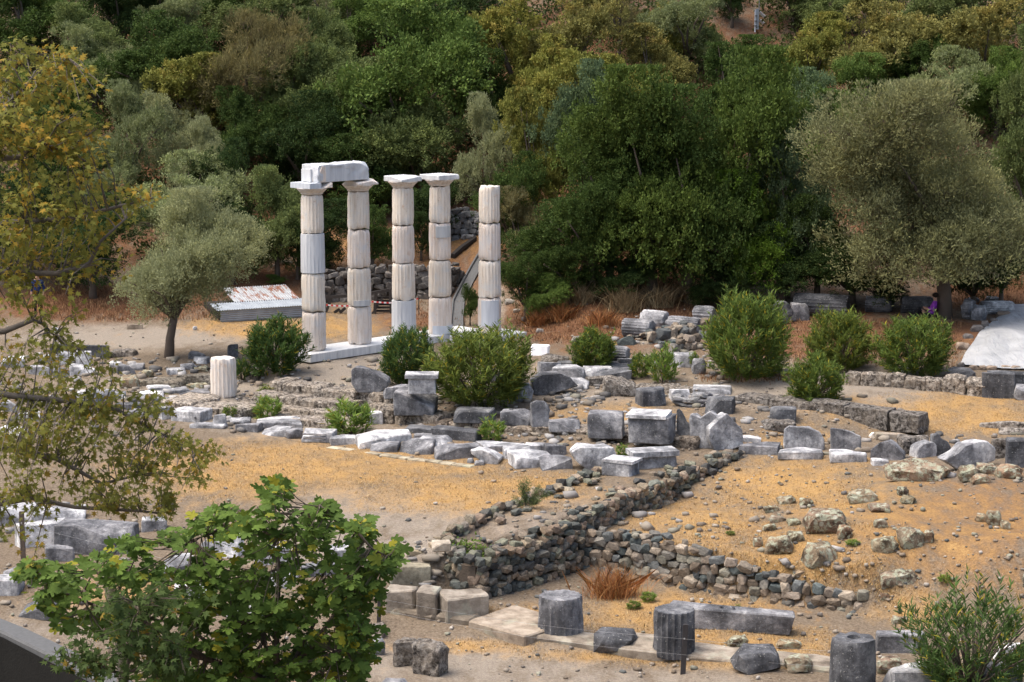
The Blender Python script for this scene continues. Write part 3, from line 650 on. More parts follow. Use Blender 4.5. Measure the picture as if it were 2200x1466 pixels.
# fragments with a profile of their own: real thickness, standing on the ground
def fragment(pts, depth, tone, yaw, label, m='grey', lean=0., bev=.03, amp=.035, cat='marble block', name='marble_block', z=None):
    y1 = max(p[1] for p in pts); xm = (min(p[0] for p in pts) + max(p[0] for p in pts)) / 2; b = hit(xm, y1 - 3) if z is None else P(xm, y1 - 3, z); s = scl(b); bm = bmesh.new(); f = []
    vs = [bm.verts.new(((p[0] - xm) / s / math.cos(yaw), -depth / 2, (y1 - p[1]) / s)) for p in pts]; f0 = bm.faces.new(vs)
    g = bmesh.ops.extrude_face_region(bm, geom=[f0]); nv = [q for q in g['geom'] if isinstance(q, bmesh.types.BMVert)]; r = random.Random(int(xm))
    k = r.uniform(.8, .95)
    for q in nv: q.co.y += depth; q.co.x *= k; q.co.z *= r.uniform(.82, 1.0)
    bmesh.ops.recalc_face_normals(bm, faces=bm.faces[:]); bmesh.ops.bevel(bm, geom=bm.edges[:], offset=bev, segments=1, affect='EDGES', clamp_overlap=True); bmesh.ops.triangulate(bm, faces=bm.faces[:])
    for _ in range(3):
        ed = [e for e in bm.edges if e.calc_length() > .22]
        if ed: bmesh.ops.subdivide_edges(bm, edges=ed, cuts=1); bmesh.ops.triangulate(bm, faces=bm.faces[:])
    bm.normal_update(); frac(bm, amp, 2.4, xm % 89); o = link(name, bm_mesh(bm, name, .5), m, None, TONE[tone], Vector((b.x, b.y + depth / 2, (min(b.z, h1(b.x, b.y + depth / 2)) if z is None else z) - .04)), (lean, 0, yaw)); tag(o, label, cat); return o
F_ = fragment
F_([(1460,961),(1456,905),(1455,880),(1462,877),(1476,905),(1488,916),(1492,955)],.3,'d',-.3,'thin pointed upright slab left of the twin pointed fragments')
F_([(1492,967),(1490,940),(1486,905),(1490,890),(1510,897),(1530,880),(1548,893),(1546,930),(1540,964)],.5,'l',-.35,'left one of the two jagged upright fragments with hollow foot')
F_([(1530,970),(1518,945),(1516,918),(1538,898),(1556,886),(1572,902),(1590,925),(1596,962),(1560,968)],.45,'l',.3,'peaked jagged upright fragment, right one of the twin pair')
F_([(1880,992),(1880,968),(1898,952),(1915,947),(1930,955),(1948,976),(1948,990)],.55,'g',-.4,'gable shaped upright fragment left of the big brown rock')
F_([(2008,982),(1999,955),(2000,934),(2010,930),(2020,942),(2034,948),(2042,965),(2040,982)],.35,'d',.2,'dark pointed stone standing behind the pale faceted stump')
F_([(1962,986),(1964,962),(1976,952),(2000,949),(2010,958),(2013,984)],.5,'l',.35,'pale faceted stump left of the dark pointed stone')
F_([(2060,1012),(2018,982),(2050,968),(2066,952),(2090,947),(2118,945),(2134,962),(2138,990),(2100,1000)],.6,'l',.2,'large leaning fragment with a white broken ridge, beside the brown rock')
F_([(1787,970),(1787,920),(1805,920),(1830,926),(1850,934),(1851,970)],.28,'g',-.25,'upright slab with a bright right edge and concave top')
F_([(1686,969),(1685,922),(1696,914),(1740,918),(1762,926),(1773,945),(1774,968)],.4,'l',-.12,'broad upright streaked slab with a broken right shoulder')
F_([(770,845),(757,825),(757,795),(765,788),(792,790),(812,803),(836,818),(837,832),(815,847)],.8,'g',-.1,'big rounded grey block below the stylobate, white top edge',z=-.3)
F_([(1142,848),(1138,815),(1160,803),(1200,802),(1222,812),(1237,832),(1200,842),(1165,852)],.7,'g',.2,'dark wedge of marble right of the pale fluted stump')
F_([(1060,860),(1054,820),(1066,800),(1084,796),(1100,818),(1112,845),(1108,862)],.6,'g',.3,'tall peaked grey block leaning out of the wide oleander')
F_([(1140,920),(1138,864),(1150,859),(1168,862),(1178,880),(1178,918),(1160,922)],.5,'g',.15,'upright fluted fragment standing on the conglomerate course',z=-.56)
F_([(1262,1014),(1232,990),(1221,968),(1240,958),(1280,960),(1312,962),(1322,985),(1300,1012)],.75,'l',.2,'big pyramidal grey block standing point down near the wall')
F_([(1050,1000),(1020,978),(1016,968),(1042,965),(1062,972),(1081,985),(1076,998)],.6,'w',-.3,'bright white triangular block at the front edge of the row')
# right edge of the temple: dark marble and slabs
B(2033,785,2108,822,'r','d',-6,'rounded dark block above the end of the pitted kerb')
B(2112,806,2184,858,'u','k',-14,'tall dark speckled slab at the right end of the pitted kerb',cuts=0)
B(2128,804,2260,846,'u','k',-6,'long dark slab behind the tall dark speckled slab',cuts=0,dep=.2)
B(2178,822,2235,860,'r','g',0,'pale boulder in front of the long dark slab, right edge')
B(1918,790,1984,812,'s','g',-4,'thin grey slab half hidden under the broad right oleander',cuts=1)
B(1440,760,1500,790,'s','l',6,'pale slab left of the tallest oleander, partly behind shrubs',cuts=2)
B(1485,765,1520,805,'h','g',0,'grey white lump against the left side of the tallest oleander')
# blocks behind the plane branches, left
B(105,741,172,768,'u','k',-6,'left half of the dark low wall slabs by the gravel path',cuts=0)
B(172,744,234,772,'u','k',-6,'right half of the dark low wall slabs, with a pale side edge',cuts=0)
B(234,746,292,768,'c','n',-10,'grey crumbling block at the end of the dark slab wall',m='cong',name='conglomerate_block',cat='stone block')
B(78,762,128,784,'s','l',8,'pale streaked slab below the dark low wall, left part')
B(122,758,165,784,'b','l',-10,'pale block in the middle of the pile below the dark wall')
B(160,758,196,788,'b','w',12,'white squared block at the right of the pile below the dark wall',cuts=1)
B(0,768,50,790,'s','w',5,'white slab far left behind the orange foliage, path level')
B(60,786,110,806,'s','l',-5,'second pale slab row behind the foliage, far left')
B(110,792,150,812,'b','g',10,'grey block behind the foliage left of the white pile')
B(150,784,200,806,'s','w',0,'bright white slab behind the foliage, upper left pile',cuts=3)
B(230,774,262,790,'h','w',0,'small white stone left of the crouching marble lump')
B(246,782,290,806,'b','g',14,'dark based block right of the white foliage gaps',cuts=3)
B(275,782,308,796,'s','g',0,'flat grey slab between olive trunk mound and pile')
B(160,840,210,866,'b','w',-6,'white block behind the foliage below the lichen rocks')
B(196,838,245,862,'s','l',9,'pale slab beside the white block behind the foliage')
B(240,843,268,858,'s','l',0,'tiny pale block left of the slab pile, by foliage')
B(0,862,52,886,'s','l',-8,'pale slab at the far left edge below the foliage')
B(30,886,84,906,'s','w',6,'white broken slab at far left, behind lower foliage')
B(0,914,56,936,'s','w',-4,'white rubble slab at far left, lowest of its row')
B(352,790,398,806,'s','l',16,'pale leaning slab at the foot of the olive mound')
B(385,778,420,796,'h','l',0,'small grey lump between the olive mound and lone drum')
B(405,757,440,772,'s','d',0,'dark flat slab beside the path behind the lone drum',cuts=1)
B(410,768,448,782,'s','l',-6,'second flat slab directly behind the lone drum',cuts=1)
B(488,742,512,768,'u','d',10,'small dark pointed stone left of the near oleander',cuts=3,name='stone',cat='stone')
B(272,696,306,708,'b','b',0,'squared beige stone by the path in the dry grass',m='poros',name='poros_block',cat='stone block')
B(412,702,424,710,'h','w',0,'single white stone lying in the dry grass',name='stone',cat='stone')
# lower left pile in the foreground
B(-40,1083,76,1130,'b','l',10,'large pale drum like block at the left picture edge',cuts=2)
B(52,1088,180,1132,'s','l',12,'long pale slab behind the wooden post, lower left',cuts=2)
B(28,1118,142,1178,'s','w',28,'tilted white slab sloping down left, lower left pile',cuts=0,dep=.35)
B(108,1118,292,1194,'b','g',-10,'largest block of the lower left pile, white top and shaded front',cuts=1,dep=.45)
B(92,1170,158,1208,'b','g',8,'grey angular block below the tilted white slab')
B(0,1210,72,1244,'s','g',5,'grey slab near the left edge below the pile')
B(-30,1238,42,1280,'b','l',0,'pale block at the left edge near the concrete parapet')
B(36,1290,120,1332,'s','d',-10,'dark flat slab just above the concrete parapet',cuts=1)
B(300,1112,356,1142,'b','l',6,'pale block seen above the fig leaves',cuts=1)
B(320,1190,420,1240,'b','l',20,'grey white block glimpsed through the fig leaves, left')
B(430,1150,520,1200,'b','w',-12,'white block glimpsed through the upper fig leaves',cuts=2)
B(540,1170,620,1215,'s','w',6,'white slab glimpsed through the fig leaves, right')
B(370,1250,450,1290,'s','w',10,'bright slab glimpsed in the middle of the fig',cuts=2)
B(480,1290,560,1340,'s','w',-6,'white slab glimpsed low in the fig leaves')
B(690,1170,770,1200,'s','l',8,'pale broken slab at the right edge of the fig leaves')
B(560,1230,640,1265,'s','l',-10,'grey slab behind the right half of the fig')
B(640,1205,720,1240,'b','g',12,'grey block behind the right half of the fig')
# foreground right
B(1260,1336,1384,1412,'r','d',-8,'dark wedge shaped boulder between the two fluted drums')
B(1440,1297,1712,1364,'s','g',-15,'long flat slab with cuttings behind the dark fluted drum',cuts=0,dep=.17)
B(1567,1370,1697,1452,'r','d',6,'large dark faceted boulder in the front grass')
B(1884,1356,1990,1404,'b','g',-4,'grey slab behind the drum with a round hole',cuts=0,dep=.4)
B(1905,1424,2010,1490,'b','l',10,'pale broken block at the foot of the near right oleander',cuts=3)
B(2098,1402,2198,1500,'r','d',0,'rounded dark block half under the near right oleander')
B(2140,1370,2230,1440,'r','w',0,'white boulder behind the near right oleander')
B(808,1450,880,1500,'r','g',0,'grey block top at the lower edge below the fig')
B(790,1362,832,1410,'h','l',10,'small pale shard between fig and pitted blocks')
# poros and conglomerate in the foreground
PB = dict(m='poros', name='poros_block', cat='stone block')
B(826,1250,898,1320,'b','n',-12,'left one of the three big weathered poros blocks',cuts=0,**PB)
B(893,1252,948,1333,'b','n',-10,'narrow middle one of the three big poros blocks',cuts=0,dep=1.2,**PB)
B(938,1258,1054,1338,'b','n',14,'largest rightmost poros block with rounded corner',cuts=0,**PB)
B(822,1196,925,1262,'s',(1.1,1.15,1.05),14,'pale lichened paving slab above the three poros blocks',cuts=0,**PB)
B(872,1174,930,1194,'s',(1.25,1.2,1.0),8,'thin pale slab left of the rubble wall end',cuts=1,**PB)
B(926,1156,970,1184,'b',(1.6,1.62,1.6),8,'small white block on the front end of the rubble wall',cuts=1,z=-.72,**PB)
CB = dict(m='cong', name='conglomerate_block', cat='stone block')
B(836,1358,898,1434,'c','n',20,'left one of two pitted conglomerate blocks beside the fig',**CB)
B(884,1366,964,1455,'c','n',-24,'right one of two pitted conglomerate blocks beside the fig',**CB)
B(760,1335,826,1372,'c',(1.1,1.05,1.),0,'pitted block lying under the right edge of the fig',**CB)
B(1297,806,1365,852,'c','n',0,'big roundish conglomerate boulder behind the dark rhomboid slab',**CB)
B(1004,850,1096,886,'c',(.8,.8,.8),-4,'flat conglomerate lump under the wide oleander',**CB)
B(1640,897,1710,928,'c',(.8,.8,.8),0,'conglomerate lump carrying the smooth dark chamfered slab',**CB)
B(1934,930,2005,975,'c','n',0,'brownish pitted block behind the pale faceted stump',**CB)
B(2130,935,2170,985,'c',(.9,.9,.9),0,'pitted block right of the large leaning fragment',**CB)
B(2110,895,2220,925,'c',(1.4,1.4,1.4),-18,'pale low pitted strip in the ochre grass, right edge, upper',**CB,dep=.4)
B(2150,915,2230,935,'c',(1.3,1.3,1.3),-10,'pale low pitted strip in the ochre grass, right edge, lower',**CB,dep=.4)
B(1880,925,1960,945,'b',(1.1,1.05,1.),-3,'long low poros stone behind the gable shaped fragment',**PB)
B(1868,922,1892,942,'h',(1.1,1.0,.85),0,'small brown stone left of the long low poros stone',m='rub',name='stone',cat='stone')
B(1258,804,1312,830,'c',(.9,.9,.9),10,'pitted stone right of the slab pile',**CB)
B(1160,758,1225,782,'c',(.75,.75,.75),-4,'dark pitted lump below the white block by the oleander',**CB)
B(1140,736,1182,764,'b','w',-8,'white squared block right of the wide oleander, apart from the columns',m='new',cuts=0)
B(380,795,470,830,'c',(.85,.85,.8),-8,'pitted ledge between the olive mound and the drum',**CB)
B(300,808,392,832,'c',(.9,.88,.8),-5,'long pitted ledge below the olive mound',**CB)
# lying drums in the upper right
lying_drum(1372,665,1446,714,-32,'l','pale smooth drum lying behind the darker fluted one',301,fd=.01)
lying_drum(1333,684,1412,730,-28,'g','leftmost fluted drum on the slope, below the pale one',302)
lying_drum(1429,678,1512,719,-24,'g','fluted speckled drum left of the tallest oleander',303)
lying_drum(1486,655,1545,700,-24,'g','fluted drum end peeping out behind the tallest oleander',304)
lying_drum(1655,643,1708,700,-62,'d','dark drum with round end face, right of the tallest oleander',305)
lying_drum(1704,630,1832,682,-18,'d','longest dark fluted drum under the trees',306)
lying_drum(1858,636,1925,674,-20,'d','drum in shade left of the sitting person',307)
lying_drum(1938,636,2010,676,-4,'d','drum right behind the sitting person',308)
lying_drum(2066,642,2106,690,-40,'g','rough drum touching the right side of the big olive trunk',309,fd=.02)
lying_drum(2106,646,2182,678,8,'l','pale broken drum near the top corner of the tarp',310)
lying_drum(1293,742,1358,784,-20,'g','white topped drum lying above the slab pile',312,fd=.02)
B(1700,655,1740,690,'b','g',0,'grey slab wedged left of the longest dark drum')
B(2080,652,2128,690,'h','l',0,'speckled pale boulder right of the big olive trunk',name='rock',cat='rock')
B(2078,637,2108,652,'h','g',0,'small dark boulder behind the speckled pale boulder',name='rock',cat='rock')
B(2118,634,2154,652,'h','d',0,'dark boulder behind the pale broken drum',name='rock',cat='rock')
# standing drums
standing_drum(448,765,506,860,'b','lone white fluted drum standing left of the conglomerate steps',401,m='col',fd=.026)
standing_drum(1154,1260,1256,1380,'g','pale topped fluted drum standing at the front, near the rubble wall',402,fd=.05,chip=.03)
standing_drum(1404,1298,1498,1428,'d','dark fluted drum standing behind the thin fence post',403,fd=.05,chip=.02)
standing_drum(1788,1346,1890,1500,'d','worn round drum with a socket hole in its top',404,fl=6,hole=.14,chip=.1)
# grooved triglyph-like block of the left row
def grooved():
    b = hit(684, 951); s = scl(b); w = 70 / s; h = 24 / s; root = empty('grooved_block', b + Vector((0, .3, -.02)), math.radians(-8)); tag(root, 'grooved triglyph block lying on its side in the marble row', 'marble block')
    link('block', block_mesh(w, .6, h, 55, 1, .015, .02, .02), 'grey', root, col=TONE['l'])
    for k in range(3): MB().box((-.08, -.31, h * (.2 + .3 * k)), (w * .72, .05, h * .16)).build('ridge', 'grey', root, col=TONE['l'])
grooved()
# mouldings and dowel holes as parts of the blocks that show them
def part_on(label, name, c, d, tone, m='grey'):
    o = [q for q in COL.objects if q.get('label') == label][0]
    bb = [Vector(v.co) for v in o.data.vertices]; mn = Vector([min(v[i] for v in bb) for i in range(3)]); mx = Vector([max(v[i] for v in bb) for i in range(3)]); sz = mx - mn
    ctr = Vector([mn[i] + sz[i] * c[i] for i in range(3)]); MB().box(ctr, [sz[i] * d[i] for i in range(3)]).build(name, m, o, col=TONE[tone])
part_on('streaked altar like block with a white moulded top edge', 'moulding', (.44, .48, .95), (.9, 1.08, .11), 'w')
part_on('small moulded pedestal standing on the large grey block', 'moulding', (.5, .5, .93), (1.15, 1.12, .17), 'l')
part_on('long cornice slab with a projecting white top, right end of the row', 'moulding', (.5, .46, .9), (1.06, 1.1, .28), 'l')
part_on('cornice block with a stepped right edge, nearest the rubble wall', 'moulding', (.56, .5, .93), (1.0, 1.04, .16), 'w')
for c in ((.2, -.005, .55), (.85, -.005, .5)): part_on('large white squared block with two dowel holes, left marble row', 'dowel_hole', c, (.05, .03, .16), 'k')
part_on('long grey block with a hole near its right end', 'dowel_hole', (.8, 0., .5), (.04, .05, .2), 'k')
for c in ((.42, .5, 1.0), (.52, .45, 1.0)): part_on('long flat slab with cuttings behind the dark fluted drum', 'cutting', c, (.02, .2, .04), 'k')
part_on('slab with a dowel hole, left of the upright fluted fragment', 'dowel_hole', (.35, .6, .99), (.14, .12, .05), 'k')

# ------------------------------------------------------------------ conglomerate courses: each course a thing, each block a part
def course(px0, py0, px1, py1, z0, z1, h, dpt, label, seed, wr=(.7, 1.3), tone=(1, 1, 1), m='cong', n='conglomerate_course', amp=.075, sink=.12):
    r = random.Random(seed); a, b = P(px0, py0, z0), P(px1, py1, z1); d = b - a; L = d.length; ang = math.atan2(d.y, d.x); u = d.normalized(); nrm = Vector((-u.y, u.x, 0))
    if nrm.y < 0: nrm = -nrm
    root = empty(n, a, 0); tag(root, label, 'stone course'); t = 0; i = 0
    while t < L - .1:
        w = min(r.uniform(*wr), L - t)
        if L - t - w < .3: w = L - t
        hh = h * r.uniform(.85, 1.12); dd = dpt * r.uniform(.85, 1.15); me = block_mesh(w - .02, dd, hh + sink, seed * 31 + i, r.choice((1, 2)), amp, .06, .05, 3., depth=(.78, .9), sub=4, name='block')
        k = r.uniform(.85, 1.15); o = link('block', me, m, root, col=tuple(q * k for q in tone)); c = u * (t + w / 2) + nrm * (dd / 2); o.location = c + Vector((0, 0, -sink)); o.rotation_euler = (0, 0, ang + r.uniform(-.05, .05)); t += w; i += 1
    return root
course(575,836,762,860,-.56,-.56,.27,.95,'uppermost conglomerate step below the near oleander',1,(.5,1.2),(1.5,1.45,1.38),amp=.035)
course(762,860,910,884,-.62,-.66,.32,1.3,'conglomerate step under the rounded and rectangular grey blocks',2,(.5,1.2),(1.5,1.45,1.38),amp=.035)
course(538,860,746,887,-.81,-.82,.27,.8,'second conglomerate step, above the two young shrubs',3,(.5,1.2),(1.45,1.4,1.33),amp=.035)
course(505,876,705,905,-1.04,-1.05,.26,.75,'third conglomerate step, beside the lone drum',4,(.5,1.2),(1.45,1.4,1.33),amp=.035)
course(345,880,515,903,-.98,-1.,.32,1.4,'long conglomerate step under the lone white drum',5,(.9,1.6),(1.5,1.45,1.38))
course(560,910,710,928,-1.16,-1.16,.24,.7,'lowest conglomerate step above the marble row',6,(.5,1.2),(1.35,1.3,1.25))
course(790,888,850,903,-.88,-.90,.36,.8,'short conglomerate step left of the rectangular grey block',7,(.6,.9),(1.3,1.26,1.2))
course(815,908,942,927,-.98,-1.,.42,.9,'conglomerate course under the large rectangular block',8,(.5,.8),(1.2,1.16,1.1))
course(930,927,1062,940,-1.,-1.02,.36,1.0,'crumbling conglomerate course behind the diagonal slab',9,(.35,.7),(1.15,1.05,.95))
course(1060,944,1500,982,-1.02,-1.02,.46,1.3,'long pitted course carrying the upright blocks',10,(.9,1.6),(1.15,1.08,1.0))
course(1360,846,1500,860,-.52,-.5,.3,.6,'pitted course behind the dark rhomboid slab',11,(.6,1.1),(1.1,1.08,1.05))
course(1575,878,1738,898,-.58,-.58,.42,.9,'dark conglomerate kerb behind the smooth chamfered slab',12,(.9,1.6),(.85,.85,.85))
course(1737,898,1972,926,-.58,-.58,.48,.7,'long dark conglomerate kerb ending in a round lump',13,(1.0,1.6),(.78,.78,.78))
course(1815,834,2118,852,-.30,-.30,.48,.6,'row of seven pale pitted kerb blocks below the broad oleander',14,(.45,.95),(1.3,1.26,1.2))
course(1560,804,1700,812,-.12,-.12,.22,.5,'low pitted kerb under the tallest oleander',15,(.5,.9),(.9,.9,.9))
# front kerb of poros slabs
course(832,1338,1012,1366,-2.3,-2.32,.34,.8,'front poros kerb below the three big blocks',20,(.8,1.3),(.8,.78,.75),'poros','kerb_course',.03)
course(1005,1366,1122,1406,-2.32,-2.34,.42,1.5,'wide poros kerb slab left of the pale topped drum',21,(2.,3.),(1.05,1.0,.95),'poros','kerb_course',.03)
course(1118,1396,1790,1476,-2.34,-2.36,.38,1.0,'long poros kerb under the fluted drums',22,(1.1,1.9),(1.1,1.08,1.05),'poros','kerb_course',.03)
course(700,966,1010,1006,-1.02,-1.0,.05,.28,'line of thin pale flat stones along the front of the marble row',25,(.25,.7),(1.3,1.3,1.15),'poros','edging_course',.02,.05)
# ------------------------------------------------------------------ rubble walls: every stone in view is a part
STONES = [hull_mesh(1, 1, 1, 900 + i, 16, .5, 'stone') for i in range(16)]
for s_ in STONES: s_.materials.append(M['rub'])
PAL = [(.25, .205, .155), (.19, .165, .135), (.13, .125, .11), (.09, .095, .085), (.29, .235, .165), (.15, .16, .135), (.24, .18, .125), (.075, .075, .072), (.19, .19, .14), (.31, .265, .195), (.11, .12, .11), (.26, .195, .145)]
PALB = [(.30, .25, .20), (.25, .20, .15), (.21, .17, .13), (.13, .14, .14), (.33, .28, .22), (.18, .17, .15), (.10, .12, .12), (.22, .21, .17)]
def along(path, t):
    for (x0, y0), (x1, y1) in zip(path[:-1], path[1:]):
        L = math.hypot(x1 - x0, y1 - y0)
        if t <= L: break
        t -= L
    f = min(1, t / L); return x0 + (x1 - x0) * f, y0 + (y1 - y0) * f, math.atan2(y1 - y0, x1 - x0)
def plen(path): return sum(math.hypot(b[0] - a[0], b[1] - a[1]) for a, b in zip(path[:-1], path[1:]))
def put_stone(root, r, x, y, z, w, d, h, ang, pal, tw=.15):
    o = bpy.data.objects.new('stone', r.choice(STONES)); COL.objects.link(o); o.parent = root; c = r.choice(pal); k = r.uniform(.62, 1.2); o.color = (c[0] * k, c[1] * k, c[2] * k, 1)
    o.location = Vector((x, y, z)) - root.location; o.rotation_euler = (r.uniform(-tw, tw), r.uniform(-tw, tw), ang + r.uniform(-tw, tw) + r.choice((0, math.pi))); o.scale = (w, d, h); return o
def rubble_wall(label, path, zb, zt, seed, size=(.17, .36), hs=(.13, .22), pal=PAL, back=1, cap=True, name='rubble_wall', core_w=.5, cw=1.1):
    """zb, zt: lists of (distance along, z)"""
    r = random.Random(seed); L = plen(path); x0, y0, _ = along(path, 0); root = empty(name, (x0, y0, zb[0][1])); tag(root, label, 'wall', kind='thing'); nst = 0
    fb = lambda t: float(np.interp(t, [q[0] for q in zb], [q[1] for q in zb])); ft = lambda t: float(np.interp(t, [q[0] for q in zt], [q[1] for q in zt]))
    zlo = min(q[1] for q in zb) - .05; zhi = max(q[1] for q in zt); z = zlo; row = 0
    while z < zhi:
        hh = r.uniform(*hs); t = r.uniform(-.1, .1)
        while t < L:
            w = r.uniform(*size) * (1.25 if r.random() < .15 else 1)
            tm = t + w / 2; b, e = fb(tm), ft(tm)
            if z + hh > b and z < e - hh * .35:
                x, y, a = along(path, tm); nx, ny = -math.sin(a) * back, math.cos(a) * back; q = r.uniform(-.03, .05) + (z - b) * .08
                put_stone(root, r, x + nx * q, y + ny * q, z + r.uniform(-.05, .05), w * r.uniform(1.0, 1.3), r.uniform(.22, .34), hh * r.uniform(1., 1.55), a, pal, .3); nst += 1
            t += w * .98
        z += hh * .92; row += 1
    if cap:
        t = 0
        while t < L:
            w = r.uniform(.18, .4); x, y, a = along(path, t)
            for k in range(2):
                if r.random() < .62:
                    q = r.uniform(.0, .3) + k * .3; put_stone(root, r, x - math.sin(a) * back * q, y + math.cos(a) * back * q, ft(t) - .05 + r.uniform(-.03, .03), w, r.uniform(.2, .34), r.uniform(.1, .19), a + r.uniform(-1, 1), pal, .3); nst += 1
            t += w
    v = []; f = []; K = max(2, int(L / .3))
    for i in range(K + 1):
        t = L * i / K; x, y, a = along(path, t); nx, ny = -math.sin(a) * back, math.cos(a) * back; e = ft(t) - .16
        for q, zz in ((.16, zlo - .2), (.16, e), (.16 + core_w, e), (.16 + core_w, zlo - .2)): v.append(Vector((x + nx * q, y + ny * q, zz)) - root.location)
    for i in range(K):
        for k in range(3): f.append((i * 4 + k, i * 4 + k + 1, i * 4 + 4 + k + 1, i * 4 + 4 + k))
    f += [(0, 1, 2, 3), tuple(K * 4 + q for q in (3, 2, 1, 0))]
    link('core', mesh('core', v, f), 'earth_core', root); return root, nst
W1, c1 = rubble_wall('long low rubble wall running from the poros blocks up towards the temple', [(-.75, 46.75), (1.13, 48.95), (1.75, 49.75)], [(0, -2.05), (3.9, -2.12)], [(0, -1.05), (1., -1.0), (2.4, -.88), (3.9, -.80)], 51)
W2, c2 = rubble_wall('receding upper stretch of rubble wall beside the ochre mound', [(1.75, 49.9), (2.6, 51.35), (4.7, 55.3), (6.75, 58.3)], [(0, -1.5), (2, -1.55), (6, -1.5), (10, -1.0)], [(0, -.68), (2, -.72), (6, -.82), (10, -.78)], 52)
W3, c3 = rubble_wall('brown rubble cross wall holding the mound behind the long flat slab', [(1.5, 50.25), (3., 48.95), (4.36, 47.75), (6.4, 46.7), (8.15, 45.85)], [(0, -2.1), (9, -2.1)], [(0, -1.1), (2.2, -1.0), (3.6, -1.05), (6., -1.5), (8.2, -1.7)], 53, (.2, .42), (.14, .24), PALB)
W4, c4 = rubble_wall('half buried far edge of the long rubble wall beside the gravel yard', [(-1.9, 48.1), (.4, 52.2), (1.7, 54.5), (3.9, 57.8)], [(0, -1.15), (12, -1.05)], [(0, -.82), (4, -.8), (12, -.82)], 54, (.2, .45), (.12, .2), PAL, back=-1)
# wall head facing the camera
W5, c5 = rubble_wall('short front end of the rubble wall with the caper bush', [(-1.95, 48.0), (-1.3, 47.3), (-.75, 46.9)], [(0, -1.7), (2, -1.95)], [(0, -.85), (2, -1.1)], 55, (.2, .4), (.15, .25), PAL, core_w=.25)
# masonry terraces behind the columns
def terr(label, pts, hgt, seed, pal, size=(.3, .6), hs=(.2, .34)):
    q = [hit(*p) for p in pts]; path = [(p.x, p.y) for p in q]; d = [0]
    for a, b in zip(path[:-1], path[1:]): d.append(d[-1] + math.hypot(b[0] - a[0], b[1] - a[1]))
    return rubble_wall(label, path, [(t, p.z - .1) for t, p in zip(d, q)], [(t, p.z + h) for t, p, h in zip(d, q, hgt)], seed, size, hs, pal, core_w=.4)
PALD = [(.17, .155, .14), (.12, .11, .10), (.085, .08, .075), (.21, .19, .17), (.15, .14, .13)]
terr('dark rubble terrace wall seen between the second and fourth columns', [(690, 650), (780, 645), (870, 640), (960, 640), (990, 600)], [1.2, 1.25, 1.3, 1.1, .6], 56, PALD)
terr('small grey retaining wall high behind the fourth column', [(955, 520), (1000, 510), (1034, 505)], [1.3, 1.2, .8], 57, [(.2, .205, .21), (.15, .155, .16), (.25, .25, .25)], (.3, .55))
terr('low line of brown kerb stones below the lying drums', [(1335, 742), (1400, 738), (1460, 728), (1515, 715)], [.22, .3, .38, .4], 58, PALB, (.4, .8), (.25, .4))
terr('rough stone pile beside the tallest oleander, left', [(1440, 762), (1480, 752), (1512, 742)], [.3, .35, .3], 59, PALB, (.25, .5))
terr('flat stones stacked dry below the white flaky slabs', [(1445, 872), (1500, 874), (1570, 880)], [.22, .24, .26], 60, [(.2, .2, .2), (.28, .28, .28), (.14, .14, .15)], (.3, .6), (.07, .12))

# ------------------------------------------------------------------ rocks on the mound and elsewhere
def rk(x0, y0, x1, y1, label, tone=(1, 1, 1), m='lich', rot=0, kind='h', dep=None): return block(x0, y0, x1, y1, kind, tone, rot, label, name='rock', m=m, cat='rock', dep=dep)
rk(1893,972,2060,1038,'largest brown rock on the mound, greenish lichen on its right half',(1.1,1.,.9),rot=-10,dep=.5)
rk(2060,990,2110,1036,'lichen speckled rock right of the largest brown rock',(1.,1.,.9))
rk(2096,985,2150,1020,'flat topped rock beside the lichen speckled one, right',(1.1,1.,.9)); rk(2086,1012,2134,1040,'low tan rock in front of the flat topped one',(1.15,1.,.85))
rk(2140,990,2205,1030,'broad tan rock at the right picture edge above the mound',(1.15,1.,.85))
rk(1724,1074,1832,1152,'big brown domed rock in the middle of the mound',(.9,.8,.72))
rk(1644,1138,1710,1194,'lichened rock left of the pale folded rock',(1.05,1.,.85)); rk(1718,1148,1814,1230,'pale folded rock standing below the brown domed rock',(1.2,1.2,1.05),rot=20)
rk(1690,1132,1732,1166,'rounded green grey rock between two larger mound rocks',(.95,1.,.85)); rk(1798,1120,1836,1160,'small reddish rock at the right foot of the domed rock',(1.,.8,.65)); rk(1616,1145,1642,1176,'small brown rock left end of the mound rocks',(.95,.8,.65))
rk(1874,1140,1938,1192,'round lichened rock, left of the pair on the mound',(1.,1.02,.88)); rk(1928,1118,1988,1182,'dark creviced rock, right of the pair on the mound',(.8,.78,.7)); rk(1982,1132,2012,1168,'small brown rock beside the creviced rock',(1.,.85,.7))
rk(1886,1212,1983,1268,'grey slab like rock with ring lichens, lower mound',(1.,.98,.92),rot=6,dep=.45); rk(1890,1268,1915,1292,'small brown stone under the ring lichened rock',(1.,.85,.7))
rk(1816,1042,1892,1082,'low flat lichened rock on the upper mound',(1.1,1.1,.95)); rk(1864,1074,1920,1102,'dark flat rock right of the domed rock',(.85,.8,.75)); rk(1934,1058,1972,1084,'green lichened lump on the upper mound',(1.1,1.2,1.)); rk(1926,1038,1956,1066,'dark split stone above the green lichened lump',(.4,.4,.4))
rk(2096,1096,2124,1122,'tan stone, left of the three by the right edge',(1.1,1.,.8)); rk(2118,1086,2156,1130,'tallest of the three stones near the right edge',(1.,.95,.8)); rk(2150,1112,2174,1138,'small stone, right of the three near the edge',(1.1,1.1,.95)); rk(1878,1108,1910,1136,'small speckled dark rock above the round lichened rock',(.75,.75,.7))
